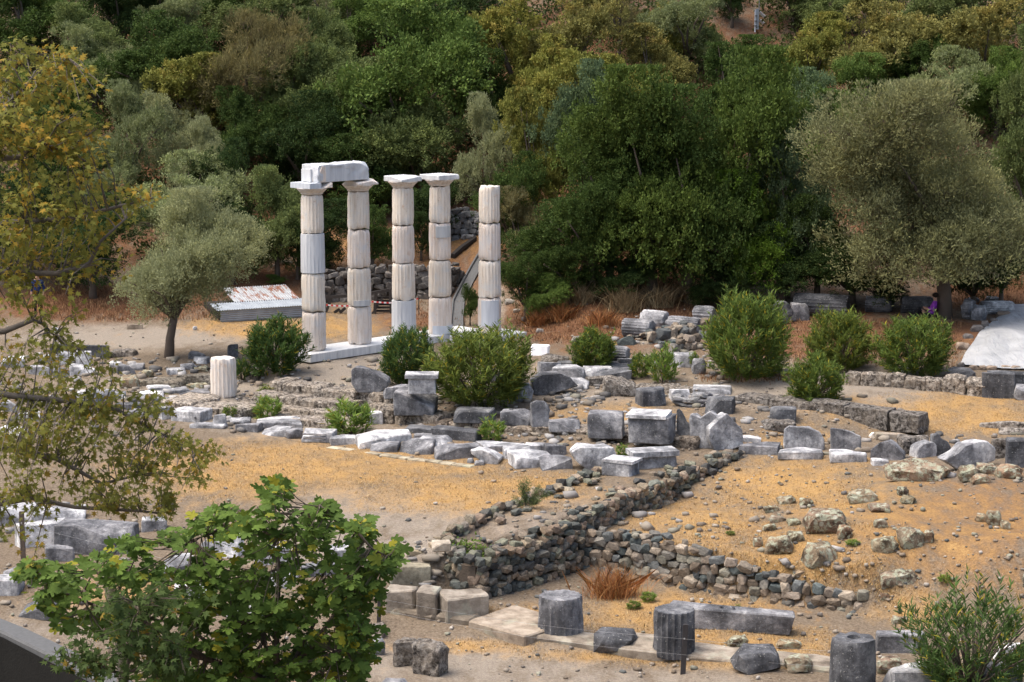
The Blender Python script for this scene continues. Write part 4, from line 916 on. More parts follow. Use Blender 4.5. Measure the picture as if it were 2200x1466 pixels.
rk(1668,1058,1712,1084,'low lichened stone left of the domed rock, upper',(1.1,1.1,.95)); rk(1640,1084,1676,1102,'flat stone on the left of the mound rocks',(1.1,1.1,.95)); rk(1716,1064,1752,1090,'tan stone on the shoulder of the domed rock',(1.15,1.05,.85)); rk(1650,1100,1690,1124,'grey brown stone left of the brown domed rock',(.9,.9,.85)); rk(1690,1105,1725,1130,'greenish stone touching the domed rock, left side',(1.,1.1,.9)); rk(1638,1118,1672,1142,'greenish flat stone above the lichened rock',(1.,1.05,.9))
rk(1560,1354,1614,1394,'mossy dark stone behind the large faceted boulder',(.75,.75,.62)); rk(1668,1364,1728,1396,'tan lichened stone right of the faceted boulder',(1.15,1.1,.9)); rk(1682,1392,1752,1448,'flat pale lichened rock right of the faceted boulder',(1.1,1.1,.98)); rk(1912,1315,1955,1342,'brown stone at the right end of the cross wall',(.9,.8,.7))
rk(2195,1215,2240,1262,'dark rock at the right edge above the near oleander',(.5,.5,.52)); rk(1700,1215,1740,1245,'low sunken stone below the pale folded rock',(1.2,1.15,1.)); rk(1880,1396,1950,1450,'pale rough rock behind the drum with a round hole',(1.1,1.,.95))
rk(520,795,560,822,'dark round pitted boulder under the near oleander',(.6,.58,.55),'cong'); rk(250,800,300,835,'lichened ledge rock left of the pitted ledge',(1.2,1.15,1.)); rk(300,790,330,812,'round greenish rock at the olive mound',(1.15,1.2,1.)); rk(415,782,450,800,'greenish rock between mound and drum',(1.1,1.15,1.)); rk(395,818,450,836,'pale lichened rock directly left of the drum',(1.2,1.25,1.05))
for x0, y0, x1, y1, lab in ((2068,712,2095,728,'small stone holding the tarp edge, upper of two'),(2054,728,2088,752,'light brown stone holding the left tarp edge'),(2086,692,2118,714,'grey stone on the tarp edge, middle'),(2108,682,2128,706,'dark stone on the tarp edge above the grey one'),(2128,678,2146,694,'small dark stone high on the tarp edge'),(2140,662,2178,684,'flat brown stone near the tarp corner'),(2056,772,2076,792,'stone at the lower left tarp corner'),(2078,782,2104,796,'tan stone on the front tarp edge, first'),(2102,781,2122,796,'tan stone on the front tarp edge, second'),(2118,782,2146,796,'round tan stone on the front tarp edge, third'),(2150,780,2172,795,'brown stone on the front tarp edge, fourth'),(2170,782,2196,796,'last tan stone on the front tarp edge')):
    rk(x0, y0, x1, y1, lab, (.27, .21, .16) if 'tan' in lab or 'brown' in lab else (.16, .145, .135), 'rub')
for i, (x, y, w) in enumerate(((1095,655,26),(1110,672,18),(1130,690,22),(1240,735,26),(1160,715,20))):
    rk(x - w / 2, y - w * .7, x + w / 2, y, ('pale pointed stone beside the rightmost column','small stone below the pale pointed stone','grey stone on the litter slope, right of the columns','pale stone under the small slope shrub','dark stone on the litter slope above the white block')[i], (.3, .28, .25), 'rub')

# ------------------------------------------------------------------ tin shed, timber shoring, concrete gutter, tape, tarp, signs, fence, parapet
def corr(w, l, pitch, amp, name):                     # corrugated sheet in local x (along corrugations count) / y
    n = int(w / pitch) * 6; v = []; f = []
    for j in (0, 1):
        for i in range(n + 1): v.append((w * i / n, l * j, amp * math.sin(2 * math.pi * i / 6)))
    for i in range(n): f.append((i, i + 1, n + 2 + i, n + 1 + i))
    return mesh(name, v, f, True)
def shed():
    a = P(473, 688, h1(*P(473, 688, -.2)[:2])); c = P(660, 676, a.z); d = c - a; L = d.length; ang = math.atan2(d.y, d.x); root = empty('tin_shed', a, ang); tag(root, 'low corrugated tin shed with a rusty roof behind the near oleander', 'shed')
    wv = []; wf = []; nz = 36
    for x in (0., L):
        for i in range(nz + 1): wv.append((x, -.02 + .014 * math.sin(i * 2 * math.pi / 6), -.08 + .46 * i / nz))
    for i in range(nz): wf.append((i, i + 1, nz + 2 + i, nz + 1 + i))
    link('front_wall', mesh('front_wall', wv, wf, True), 'tin2', root)
    for k in range(6): MB().box((L * k / 5, .06, .18), (.06, .06, .4)).build('post', 'old_wood', root)
    r1 = corr(L + .3, 1.0, .1, .018, 'roof_sheet'); r2 = corr(L - .9, 1.7, .1, .018, 'roof_sheet')
    link('roof_sheet', r1, 'tin2', root, loc=(-.15, -.08, .39), rot=(math.radians(9), 0, 0)); o = link('roof_sheet', r2, 'tin', root, loc=(.9, .88, .55), rot=(math.radians(13), 0, 0)); o['label'] = 'rust stained upper roof sheet'
    MB().box((L / 2, 1.5, .18), (L - .2, 1.9, .5)).build('back_wall', 'old_wood', root)
shed()
def shoring():
    a = hit(697, 668); root = empty('timber_shoring', a); tag(root, 'dark timber shoring frame propped against the terrace wall between columns', 'timber frame'); s = scl(a)
    def q(px, py, dy=0.): p = PD(px, py, a.y + dy); return p - a
    for n_, p0, p1, r_ in (('rail', (690, 640), (770, 634), .06), ('rail', (790, 632), (842, 622), .06), ('post', (808, 630), (804, 688), .06), ('post', (712, 640), (700, 672), .05), ('brace', (717, 612), (704, 640), .05), ('brace', (822, 640), (790, 690), .04), ('plank', (730, 672), (742, 662), .05), ('plank', (718, 672), (730, 664), .05), ('post', (838, 622), (842, 688), .06)):
        MB().tube([q(*p0, -.25), q(*p1, -.25)], r_ * 1.5, 4).build(n_, 'old_wood', root)
    m = MB()
    for k in range(7): m = MB().box(q(825, 640 + k * 7, -.1), (.62, .04, .1)).build('plank', 'old_wood', root)
shoring()
def gutter():
    pts = [(1040, 548), (1022, 578), (1004, 612), (985, 650), (981, 690), (981, 722)]; q = [hit(*p) for p in pts]; v = []; f = []; w = .26
    for i, p in enumerate(q):
        t = (q[min(i + 1, 5)] - q[max(i - 1, 0)]).normalized(); n = t.cross(Vector((0, 0, 1))).normalized()
        for k, (o_, z_) in enumerate(((-w, -.1), (-w, .14), (-w + .07, .14), (-w + .1, .05), (w - .1, .05), (w - .07, .14), (w, .14), (w, -.1))): v.append(p + n * o_ + Vector((0, 0, z_)))
    for i in range(5):
        for k in range(7): f.append((i * 8 + k, i * 8 + k + 1, i * 8 + 9 + k, i * 8 + 8 + k))
    tag(link('drain_channel', mesh('drain_channel', v, f), 'concrete'), 'grey concrete drain channel coming down behind the fourth column', 'drain')
gutter()
def tape():
    v = []; f = []; a, b = hit(700, 690), hit(900, 676); n = 60
    for i in range(n + 1):
        t = i / n; p = a.lerp(b, t); z = .62 - .1 * math.sin(math.pi * (t * 2 % 1))
        v += [(p.x, p.y, p.z + z), (p.x, p.y + .01, p.z + z + .06)]
    f = [(2 * i, 2 * i + 2, 2 * i + 3, 2 * i + 1) for i in range(n)]; root = empty('barrier_tape', (0, 0, 0)); tag(root, 'red and white barrier tape strung behind the columns', 'tape'); link('ribbon', mesh('ribbon', v, f), 'tape', root)
    for p in (a, b): MB().tube([p - Vector((0, 0, .1)), p + Vector((0, 0, .75))], .02, 5).build('stake', 'old_wood', root)
tape()
def beam_on_slope():
    p = [hit(x, y) + Vector((0, 0, .12)) for x, y in ((972, 556), (990, 540), (1022, 517))]; tag(MB().tube(p, [.13, .14, .1], 6).build('fallen_log', 'old_wood'), 'dark log lying on the slope behind the fourth column', 'log')
beam_on_slope()
def fallen_branch():
    p = [hit(x, y) + Vector((0, 0, .1)) for x, y in ((585, 578), (598, 570), (612, 568), (628, 570))]; tag(MB().tube(p, [.03, .06, .07, .05], 6).build('fallen_branch', 'pale_bark'), 'pale dead branch on the slope above the tin shed', 'branch')
fallen_branch()
def tarp():
    L = [(2062, 789), (2074, 762), (2092, 738), (2104, 718), (2126, 700), (2146, 684), (2178, 658)]; Rr = [(2330, 800), (2330, 775), (2330, 750), (2330, 730), (2330, 705), (2330, 690), (2330, 655)]; v = []; f = []; nu, nv = 40, 36
    for j in range(nv + 1):
        t = j / nv * 6; i = min(5, int(t)); fr = t - i
        a = hit(L[i][0] * (1 - fr) + L[i + 1][0] * fr, L[i][1] * (1 - fr) + L[i + 1][1] * fr); b = hit(Rr[i][0] * (1 - fr) + Rr[i + 1][0] * fr, Rr[i][1] * (1 - fr) + Rr[i + 1][1] * fr)
        for k in range(nu + 1):
            q = a.lerp(b, k / nu); e = min(k / 6., (nu - k) / 6., j / 5., (nv - j) / 5., 1.)
            z = h1(q.x, q.y) +   .08 + .14 * e * (.5 + .5 * math.sin(j * .2)) + .09 * e * noise.noise(Vector((q.x * 1.6, q.y * .5, 0))) + .05 * e * abs(math.sin(q.x * 1.6 + q.y * .8)) + .03 * e * math.sin(q.x * 3.1 + q.y * 1.9)
            v.append((q.x, q.y, z))
    for j in range(nv):
        for k in range(nu): o = j * (nu + 1) + k; f.append((o, o + 1, o + nu + 2, o + nu + 1))
    tag(link('white_tarp', mesh('white_tarp', v, f, True), 'tarp'), 'white tarp spread over an excavation and weighted with stones, right edge', 'tarp')
tarp()
def sign_post():
    b = hit(122, 733); root = empty('path_sign', b); tag(root, 'small white tilted information sign on a thin post by the path', 'sign')
    MB().tube([(0, 0, 0), (0, 0, .34)], .018, 6).build('post', 'grey_metal', root)
    o = MB().box((0, 0, 0), (.28, .03, .22)).build('panel', 'white_paint', root, loc=(-.02, 0, .42), rot=(math.radians(-45), math.radians(18), .5)); MB().box((0, -.02, 0), (.06, .012, .16)).build('printed_strip', 'dark_metal', o)
sign_post()
def solar_post():
    b = hit(1622, 68); s = scl(b); root = empty('solar_post', b); tag(root, 'white weather post with two small tilted solar panels high on the hill', 'post'); k = 1 / s
    MB().tube([(0, 0, -.2), (0, 0, 46 * k)], 1.7 * k, 8).build('mast', 'white_paint', root); MB().box((5 * k, .05, 26 * k), (6 * k, .1, 44 * k)).build('cabinet', 'grey_metal', root)
    for zz in (12, 22, 33): MB().box((1.5 * k, -.02, zz * k), (5 * k, .16, 1.2 * k)).build('clamp', 'dark_metal', root)
    MB().tube([(8 * k, 0, 44 * k), (8 * k, 0, 75 * k)], .8 * k, 6).build('antenna', 'grey_metal', root)
    for zz, w in ((36, 15), (20, 11)): MB().box((0, 0, 0), (w * k, 11 * k, .7 * k)).build('solar_panel', 'white_paint', root, loc=(14 * k, -2 * k, zz * k), rot=(math.radians(-25), math.radians(42), 0))
solar_post()
def fence():
    tops = []
    for i, (px, y0, y1, lab) in enumerate(((815, 1262, 1338, 'dark fence post at the right edge of the fig leaves'), (1469, 1338, 1448, 'dark metal fence post in front of the dark fluted drum'), (2192, 1372, 1480, 'dark fence post at the right edge, behind the near oleander'))):
        b = hit(px, y1); b = Vector((b.x, b.y, b.z)); s = scl(b); h = (y1 - y0) / s; ro = empty('fence_post', b); tag(ro, lab, 'post', 'wire fence posts'); MB().box((0, 0, h / 2 - .1), (.11 if i == 1 else .09, .05, h + .2), Matrix.Rotation(.04, 3, 'Y')).build('upright', 'dark_metal', ro); MB().box((0, -.03, h * .72), (.03, .02, .03)).build('wire_hook', 'wire', ro); tops.append((b, h))
    b0 = hit(50, 1200); s = scl(b0); ro = empty('fence_post', b0); tag(ro, 'brown wooden post among the plane branches, lower left', 'post', 'wire fence posts'); MB().box((0, 0, .55), (.11, .08, 1.25)).build('upright', 'bark', ro); MB().box((0, -.05, .9), (.03, .02, .03)).build('wire_hook', 'wire', ro); tops.insert(0, (b0, 1.2))
    ro = empty('fence_wire', (0, 0, 0)); tag(ro, 'two thin slack fence wires along the front path', 'wire')
    for (a, ha), (b, hb) in zip(tops[:-1], tops[1:]):
        for q in (.72, .40):
            p0, p1 = a + Vector((0, -.05, ha * q)), b + Vector((0, -.05, hb * q)); MB().tube([p0.lerp(p1, t / 8) - Vector((0, 0, .12 * math.sin(math.pi * t / 8))) for t in range(9)], .0022, 4).build('strand', 'wire', ro)
fence()
def parapet():
    tp = [PD(-330, 1240, 41.), PD(-80, 1310, 39.), PD(30, 1354, 37.8), PD(130, 1402, 36.6), PD(260, 1470, 35.), PD(420, 1560, 33.)]; v = []; f = []
    for i, p in enumerate(tp):
        t = tp[min(i + 1, 5)] - tp[max(i - 1, 0)]; n = Vector((-t.y, t.x, 0)).normalized(); n = n if n.y > 0 else -n
        for o_, z_ in ((-.22, -4.), (-.22, -.04), (-.18, 0), (.22, 0), (.26, -.04), (.26, -4.)): v.append(p + n * o_ + Vector((0, 0, z_)))
    for i in range(5):
        for k in range(5): f.append((i * 6 + k, i * 6 + k + 1, i * 6 + 7 + k, i * 6 + 6 + k))
    f.append(tuple(range(6))); tag(link('concrete_parapet', mesh('concrete_parapet', v, f), 'concrete'), 'curved grey concrete parapet in the lower left corner', 'parapet', kind='thing')
    o = [q for q in COL.objects if q.name.startswith('concrete_parapet')][0]; v = []; f = []
    for i, p in enumerate(tp):
        t = tp[min(i + 1, 5)] - tp[max(i - 1, 0)]; n = Vector((-t.y, t.x, 0)).normalized(); n = n if n.y > 0 else -n
        v += [p - n * .235 + Vector((0, 0, -4.)), p - n * .235 + Vector((0, 0, -.10 - .03 * (i % 2)))]
    for i in range(5): f.append((2 * i, 2 * i + 1, 2 * i + 3, 2 * i + 2))
    q = link('stained_face', mesh('stained_face', v, f), 'mossy_concrete', o); q['label'] = 'outer face blackened by algae'
parapet()

# ------------------------------------------------------------------ people
def person(name, label, joints, edges, rad, mats, face):
    me = bpy.data.meshes.new(name); names = list(joints); me.from_pydata([joints[k] for k in names], [(names.index(a), names.index(b)) for a, b in edges], [])
    o = bpy.data.objects.new(name, me); COL.objects.link(o); md = o.modifiers.new('skin', 'SKIN'); md.use_smooth_shade = True
    for i, k in enumerate(names): me.skin_vertices[0].data[i].radius = (rad[k], rad[k]); me.skin_vertices[0].data[i].use_root = (k == 'pelvis')
    sb = o.modifiers.new('sub', 'SUBSURF'); sb.levels = sb.render_levels = 2
    dg = bpy.context.evaluated_depsgraph_get(); ev = bpy.data.meshes.new_from_object(o.evaluated_get(dg)); o.modifiers.clear(); o.data = ev
    ms = sorted(set(mats.values()))
    ev.materials.clear()
    for m in ms: ev.materials.append(M[m])
    pts = [Vector(joints[k]) for k in names]
    for p in ev.polygons:
        j = min(range(len(pts)), key=lambda q: (pts[q] - p.center).length - rad[names[q]]); p.material_index = ms.index(mats[names[j]]); p.use_smooth = True
    return o
def sitting():
    b = hit(1992, 682); b.x -= .12; b.y -= .45; b.z = h1(b.x, b.y)
    J = {'pelvis': (.1, 0, .12), 'waist': (.2, 0, .34), 'chest': (.3, 0, .56), 'neck': (.32, 0, .72), 'head': (.29, -.02, .88), 'shoulder_l': (.29, -.19, .64), 'elbow_l': (.16, -.26, .42), 'wrist_l': (-.06, -.16, .44), 'hand_l': (-.14, -.13, .46), 'shoulder_r': (.31, .19, .64), 'elbow_r': (.2, .26, .42), 'wrist_r': (-.04, .16, .44), 'hand_r': (-.12, .13, .46), 'hip_l': (.06, -.1, .13), 'knee_l': (-.34, -.13, .46), 'ankle_l': (-.42, -.14, .08), 'toe_l': (-.6, -.15, .05), 'hip_r': (.06, .1, .13), 'knee_r': (-.26, .13, .42), 'ankle_r': (-.5, .14, .08), 'toe_r': (-.68, .15, .05)}
    E = [('pelvis', 'waist'), ('waist', 'chest'), ('chest', 'neck'), ('neck', 'head')]
    for s in 'lr': E += [('chest', 'shoulder_' + s), ('shoulder_' + s, 'elbow_' + s), ('elbow_' + s, 'wrist_' + s), ('wrist_' + s, 'hand_' + s), ('pelvis', 'hip_' + s), ('hip_' + s, 'knee_' + s), ('knee_' + s, 'ankle_' + s), ('ankle_' + s, 'toe_' + s)]
    Rd = {'pelvis': .15, 'waist': .14, 'chest': .16, 'neck': .06, 'head': .105}; Mt = {'pelvis': 'black_cloth', 'waist': 'purple_cloth', 'chest': 'purple_cloth', 'neck': 'skin', 'head': 'skin'}
    for s in 'lr':
        for k, r_, m_ in (('shoulder_', .07, 'purple_cloth'), ('elbow_', .05, 'purple_cloth'), ('wrist_', .035, 'skin'), ('hand_', .04, 'skin'), ('hip_', .11, 'black_cloth'), ('knee_', .075, 'black_cloth'), ('ankle_', .05, 'black_cloth'), ('toe_', .045, 'black_cloth')): Rd[k + s] = r_; Mt[k + s] = m_
    o = person('person', '', J, E, Rd, Mt, None); o.location = b; tag(o, 'person in a purple top and black trousers sitting against the olive trunk', 'person')
    link('hair', hull_mesh(.25, .23, .2, 5, 30, .9, 'hair', 1, .02), 'hair', o, loc=(.31, -.01, .84)); MB().box((.185, -.02, .87), (.03, .03, .04)).build('nose', 'skin', o)
sitting()
def walking():
    b = hit(83, 681); J = {'pelvis': (0, 0, .92), 'waist': (0, 0, 1.1), 'chest': (0, 0, 1.32), 'neck': (0, 0, 1.5), 'head': (0, -.02, 1.64), 'shoulder_l': (-.19, 0, 1.42), 'elbow_l': (-.25, .03, 1.14), 'wrist_l': (-.24, -.06, .9), 'hand_l': (-.24, -.08, .8), 'shoulder_r': (.19, 0, 1.42), 'elbow_r': (.25, .03, 1.14), 'wrist_r': (.23, -.08, .92), 'hand_r': (.22, -.1, .82), 'hip_l': (-.1, 0, .88), 'knee_l': (-.1, -.1, .48), 'ankle_l': (-.1, -.06, .08), 'toe_l': (-.11, -.22, .04), 'hip_r': (.1, 0, .88), 'knee_r': (.1, .02, .48), 'ankle_r': (.1, .16, .09), 'toe_r': (.11, .02, .04)}
    E = [('pelvis', 'waist'), ('waist', 'chest'), ('chest', 'neck'), ('neck', 'head')]
    for s in 'lr': E += [('chest', 'shoulder_' + s), ('shoulder_' + s, 'elbow_' + s), ('elbow_' + s, 'wrist_' + s), ('wrist_' + s, 'hand_' + s), ('pelvis', 'hip_' + s), ('hip_' + s, 'knee_' + s), ('knee_' + s, 'ankle_' + s), ('ankle_' + s, 'toe_' + s)]
    Rd = {'pelvis': .14, 'waist': .13, 'chest': .16, 'neck': .06, 'head': .105}; Mt = {'pelvis': 'black_cloth', 'waist': 'navy_cloth', 'chest': 'navy_cloth', 'neck': 'skin', 'head': 'skin'}
    for s in 'lr':
        for k, r_, m_ in (('shoulder_', .075, 'navy_cloth'), ('elbow_', .055, 'navy_cloth'), ('wrist_', .035, 'skin'), ('hand_', .042, 'skin'), ('hip_', .1, 'black_cloth'), ('knee_', .07, 'black_cloth'), ('ankle_', .05, 'black_cloth'), ('toe_', .045, 'black_cloth')): Rd[k + s] = r_; Mt[k + s] = m_
    o = person('person', '', J, E, Rd, Mt, None); o.location = b; tag(o, 'person in dark blue standing on the path behind the orange foliage', 'person')
    link('hair', hull_mesh(.24, .25, .18, 6, 30, .9, 'hair', 1, .02), 'hair', o, loc=(0, .01, 1.62)); MB().box((0, -.13, 1.63), (.03, .03, .04)).build('nose', 'skin', o)
walking()

# ------------------------------------------------------------------ loose pebbles, field stones and dry grass blades (uncountable: stuff)
def scatter_px(n, boxes, seed):
    g = np.random.default_rng(seed); out = []
    tot = sum(b[4] for b in boxes)
    for x0, y0, x1, y1, w in boxes:
        k = int(n * w / tot); px = g.uniform(x0, x1, k); py = g.uniform(y0, y1, k); out.append(np.stack([px, py], 1))
    return np.concatenate(out)
def hits(pp):
    u = (pp[:, 0] - 1100) / FPX; v = (733 - pp[:, 1]) / FPX; dy = CA + v * SA; rx = u / dy; rz = (-SA + v * CA) / dy
    t = -(HC + 1.0) / np.minimum(rz, -.02); t = np.clip(t, 30, 200)
    lo = np.full(len(pp), 26.); 
    # march
    done = np.zeros(len(pp), bool); tc = np.full(len(pp), 30.); res = np.full(len(pp), 200.)
    while tc[0] < 130:
        z = HC + rz * tc; hh = H(rx * tc, tc); m = (~done) & (z < hh); res[m] = tc[m]; done |= m; tc = tc + .35
        if done.all(): break
    lo = res - .35; hi = res.copy()
    for _ in range(6):
        mid = (lo + hi) / 2; below = HC + rz * mid < H(rx * mid, mid); hi = np.where(below, mid, hi); lo = np.where(below, lo, mid)
    x = rx * hi; return np.stack([x, hi, H(x, hi)], 1)[done]
def instance_mesh(name, protos, pos, sca, ang, cols):
    V = []; F = []; T = []; n = 0; g = np.random.default_rng(3)
    which = g.integers(0, len(protos), len(pos))
    for k, pm in enumerate(protos):
        pv = np.array([v.co for v in pm.vertices]); pf = np.array([list(p.vertices)[:3] for p in pm.polygons if len(p.vertices) == 3]); idx = np.where(which == k)[0]
        if len(idx) == 0: continue
        c, s = np.cos(ang[idx]), np.sin(ang[idx]); q = pv[None] * sca[idx][:, None, :]
        x = q[..., 0] * c[:, None] - q[..., 1] * s[:, None]; y = q[..., 0] * s[:, None] + q[..., 1] * c[:, None]
        vv = np.stack([x, y, q[..., 2]], -1) + pos[idx][:, None, :]; V.append(vv.reshape(-1, 3)); F.append((pf[None] + (np.arange(len(idx)) * len(pv))[:, None, None] + n).reshape(-1, 3)); T.append(np.repeat(cols[idx], len(pv), 0)); n += len(idx) * len(pv)
    V = np.concatenate(V); F = np.concatenate(F); return npmesh(name, V, F.ravel(), np.full(len(F), 3), np.concatenate(T))
m_, nt_, b_ = mat('pebble'); n_ = N(nt_); at_ = n_.new('ShaderNodeAttribute', attribute_name='tint'); n_.link(at_.outputs['Color'], b_.inputs['Base Color']); b_.inputs['Roughness'].default_value = .9; M['pebble'] = m_
pp = scatter_px(5000, [(1500, 1000, 2200, 1330, 1500), (1080, 930, 1640, 1180, 500), (820, 1150, 1300, 1300, 500), (1060, 830, 1800, 985, 900), (240, 770, 1100, 930, 900), (900, 1290, 1950, 1466, 600), (480, 950, 1200, 1160, 240), (1100, 640, 1500, 740, 200), (0, 700, 600, 800, 250), (0, 1100, 840, 1440, 350)], 5)
q = hits(pp); g = np.random.default_rng(9); sz = .02 + .16 * g.random(len(q)) ** 4.5; sca = np.stack([sz * g.uniform(.8, 1.5, len(q)), sz * g.uniform(.7, 1.2, len(q)), sz * g.uniform(.45, .8, len(q))], 1)
pal = np.array([(.24, .20, .155), (.29, .24, .185), (.17, .15, .13), (.31, .27, .22), (.12, .125, .12), (.25, .245, .19), (.36, .33, .29), (.2, .16, .12)]); cc = pal[g.integers(0, len(pal), len(q))] * g.uniform(.75, 1.2, len(q))[:, None]
q[:, 2] -= sz * .12
SP = [hull_mesh(1, 1, 1, 700 + i, 9, .7, 'pebble') for i in range(6)]
tag(link('scattered_rubble', instance_mesh('scattered_rubble', SP, q, sca, g.uniform(0, 6.3, len(q)), cc), 'pebble'), 'loose pebbles and field stones scattered over the ground', 'rubble', kind='stuff')
# broken marble and field-stone rubble lying thick between the ruins
pr_ = scatter_px(1500, [(240, 770, 560, 880, 200), (480, 770, 860, 930, 240), (0, 760, 300, 960, 200), (860, 830, 1300, 960, 300), (1180, 770, 1560, 960, 330), (1560, 850, 1960, 985, 200), (1300, 700, 1520, 790, 120), (820, 1160, 1000, 1260, 60), (2000, 930, 2200, 1040, 80), (1600, 1060, 1900, 1230, 40), (1150, 1050, 1560, 1150, 90), (0, 1080, 500, 1330, 120)], 91)
q = hits(pr_); g = np.random.default_rng(92); sz = .10 + .26 * g.random(len(q)) ** 2.6; sca = np.stack([sz * g.uniform(.9, 1.7, len(q)), sz * g.uniform(.8, 1.2, len(q)), sz * g.uniform(.4, .75, len(q))], 1)
pal = np.array([(.25, .22, .18), (.29, .275, .26), (.14, .135, .13), (.2, .165, .13), (.35, .34, .33), (.21, .2, .16), (.27, .235, .19)]); cc = pal[g.integers(0, len(pal), len(q))] * g.uniform(.7, 1.15, len(q))[:, None]; q[:, 2] -= sz * .15
tag(link('stone_rubble', instance_mesh('stone_rubble', [hull_mesh(1, 1, 1, 740 + i, 10, .45, 'pebble') for i in range(8)], q, sca, g.uniform(0, 6.3, len(q)), cc), 'pebble'), 'broken marble and field stone rubble lying between the ruined courses', 'rubble', kind='stuff')
def blades(name, label, pp, h0, h1_, w, lean, cols, mname, seed, per=5, rad=.05):
    g = np.random.default_rng(seed); base = hits(pp); base = np.repeat(base, per, 0); n = len(base); base[:, :2] += g.normal(0, rad, (n, 2)); base[:, 2] = H(base[:, 0], base[:, 1]) - .01
    a = g.uniform(0, 2 * np.pi, n); hgt = g.uniform(h0, h1_, n); ln = lean * g.random(n); d = np.stack([np.cos(a), np.sin(a), np.zeros(n)], 1); side = np.stack([-np.sin(a), np.cos(a), np.zeros(n)], 1)
    tip = base + d * (ln * hgt)[:, None] + np.array([0, 0, 1.]) * (hgt * np.sqrt(np.maximum(.05, 1 - ln ** 2 * .6)))[:, None]
    v = np.stack([base - side * w, base + side * w, tip], 1).reshape(-1, 3); f = np.arange(3 * n); t = np.array(cols)[g.integers(0, len(cols), n)] * g.uniform(.7, 1.25, n)[:, None]
    tag(link(name, npmesh(name, v, f, np.full(n, 3), np.repeat(t, 3, 0)), mname), label, 'grass', kind='stuff')
OCH = [(.45, .30, .125), (.37, .23, .09), (.52, .39, .2), (.28, .17, .075), (.43, .3, .145)]
pp = scatter_px(11000, [(cx - rx * .95, cy - ry * .95, cx + rx * .95, cy + ry * .95, rx * ry * k) for cx, cy, rx, ry, k in GRASS if k > .55], 21)
blades('dry_grass', 'short dry ochre grass covering the yard and the mound', pp, .02, .075, .009, .95, OCH, 'pebble', 22, 6, .07)
# ------------------------------------------------------------------ foliage builders
def unit(v): return v / np.maximum(np.linalg.norm(v, axis=-1, keepdims=True), 1e-9)
T_DIA = (np.array([(0, 0, 0), (.5, .45, .06), (0, 1, 0), (-.5, .45, .06)]), [(0, 1, 2, 3)])
def fan(outline, c): 
    v = [(c[0], c[1], .0)] + [(x, y, z) for x, y, z in outline]; n = len(outline); return np.array(v), [(0, 1 + i, 1 + (i + 1) % n) for i in range(n)]
def sym(half): return half + [(-x, y, z) for x, y, z in reversed(half[1:-1])]
T_STAR = fan(sym([(0, 0, 0), (.14, .14, .02), (.46, .12, -.05), (.20, .34, .03), (.52, .66, -.06), (.16, .55, .02), (0, 1., -.1)]), (0, .32))
T_FIG = fan(sym([(0, .02, 0), (.22, -.06, .02), (.42, .10, -.04), (.30, .28, .03), (.33, .36, .03), (.52, .56, -.05), (.40, .72, -.05), (.20, .56, .03), (.22, .82, -.03), (.12, .97, -.08), (0, 1.02, -.1)]), (0, .36))
T_LANCE = (np.array([(0, 0, 0), (.5, .4, .05), (0, 1, -.08), (-.5, .4, .05)]), [(0, 1, 2, 3)])
def leafs(name, pos, d, nrm, L, W, tint, tpl):
    tv, tf = tpl; d = unit(d); b = unit(np.cross(d, nrm)); nn = np.cross(b, d)
    V = pos[:, None] + d[:, None] * (tv[None, :, 1:2] * L[:, None, None]) + b[:, None] * (tv[None, :, 0:1] * W[:, None, None]) + nn[:, None] * (tv[None, :, 2:3] * L[:, None, None])
    k = len(tv); n = len(pos); fl = np.concatenate([np.array(f) for f in tf]); tot = np.array([len(f) for f in tf])
    F = (fl[None] + (np.arange(n) * k)[:, None]).ravel(); return npmesh(name, V.reshape(-1, 3), F, np.tile(tot, n), np.repeat(tint, k, 0))
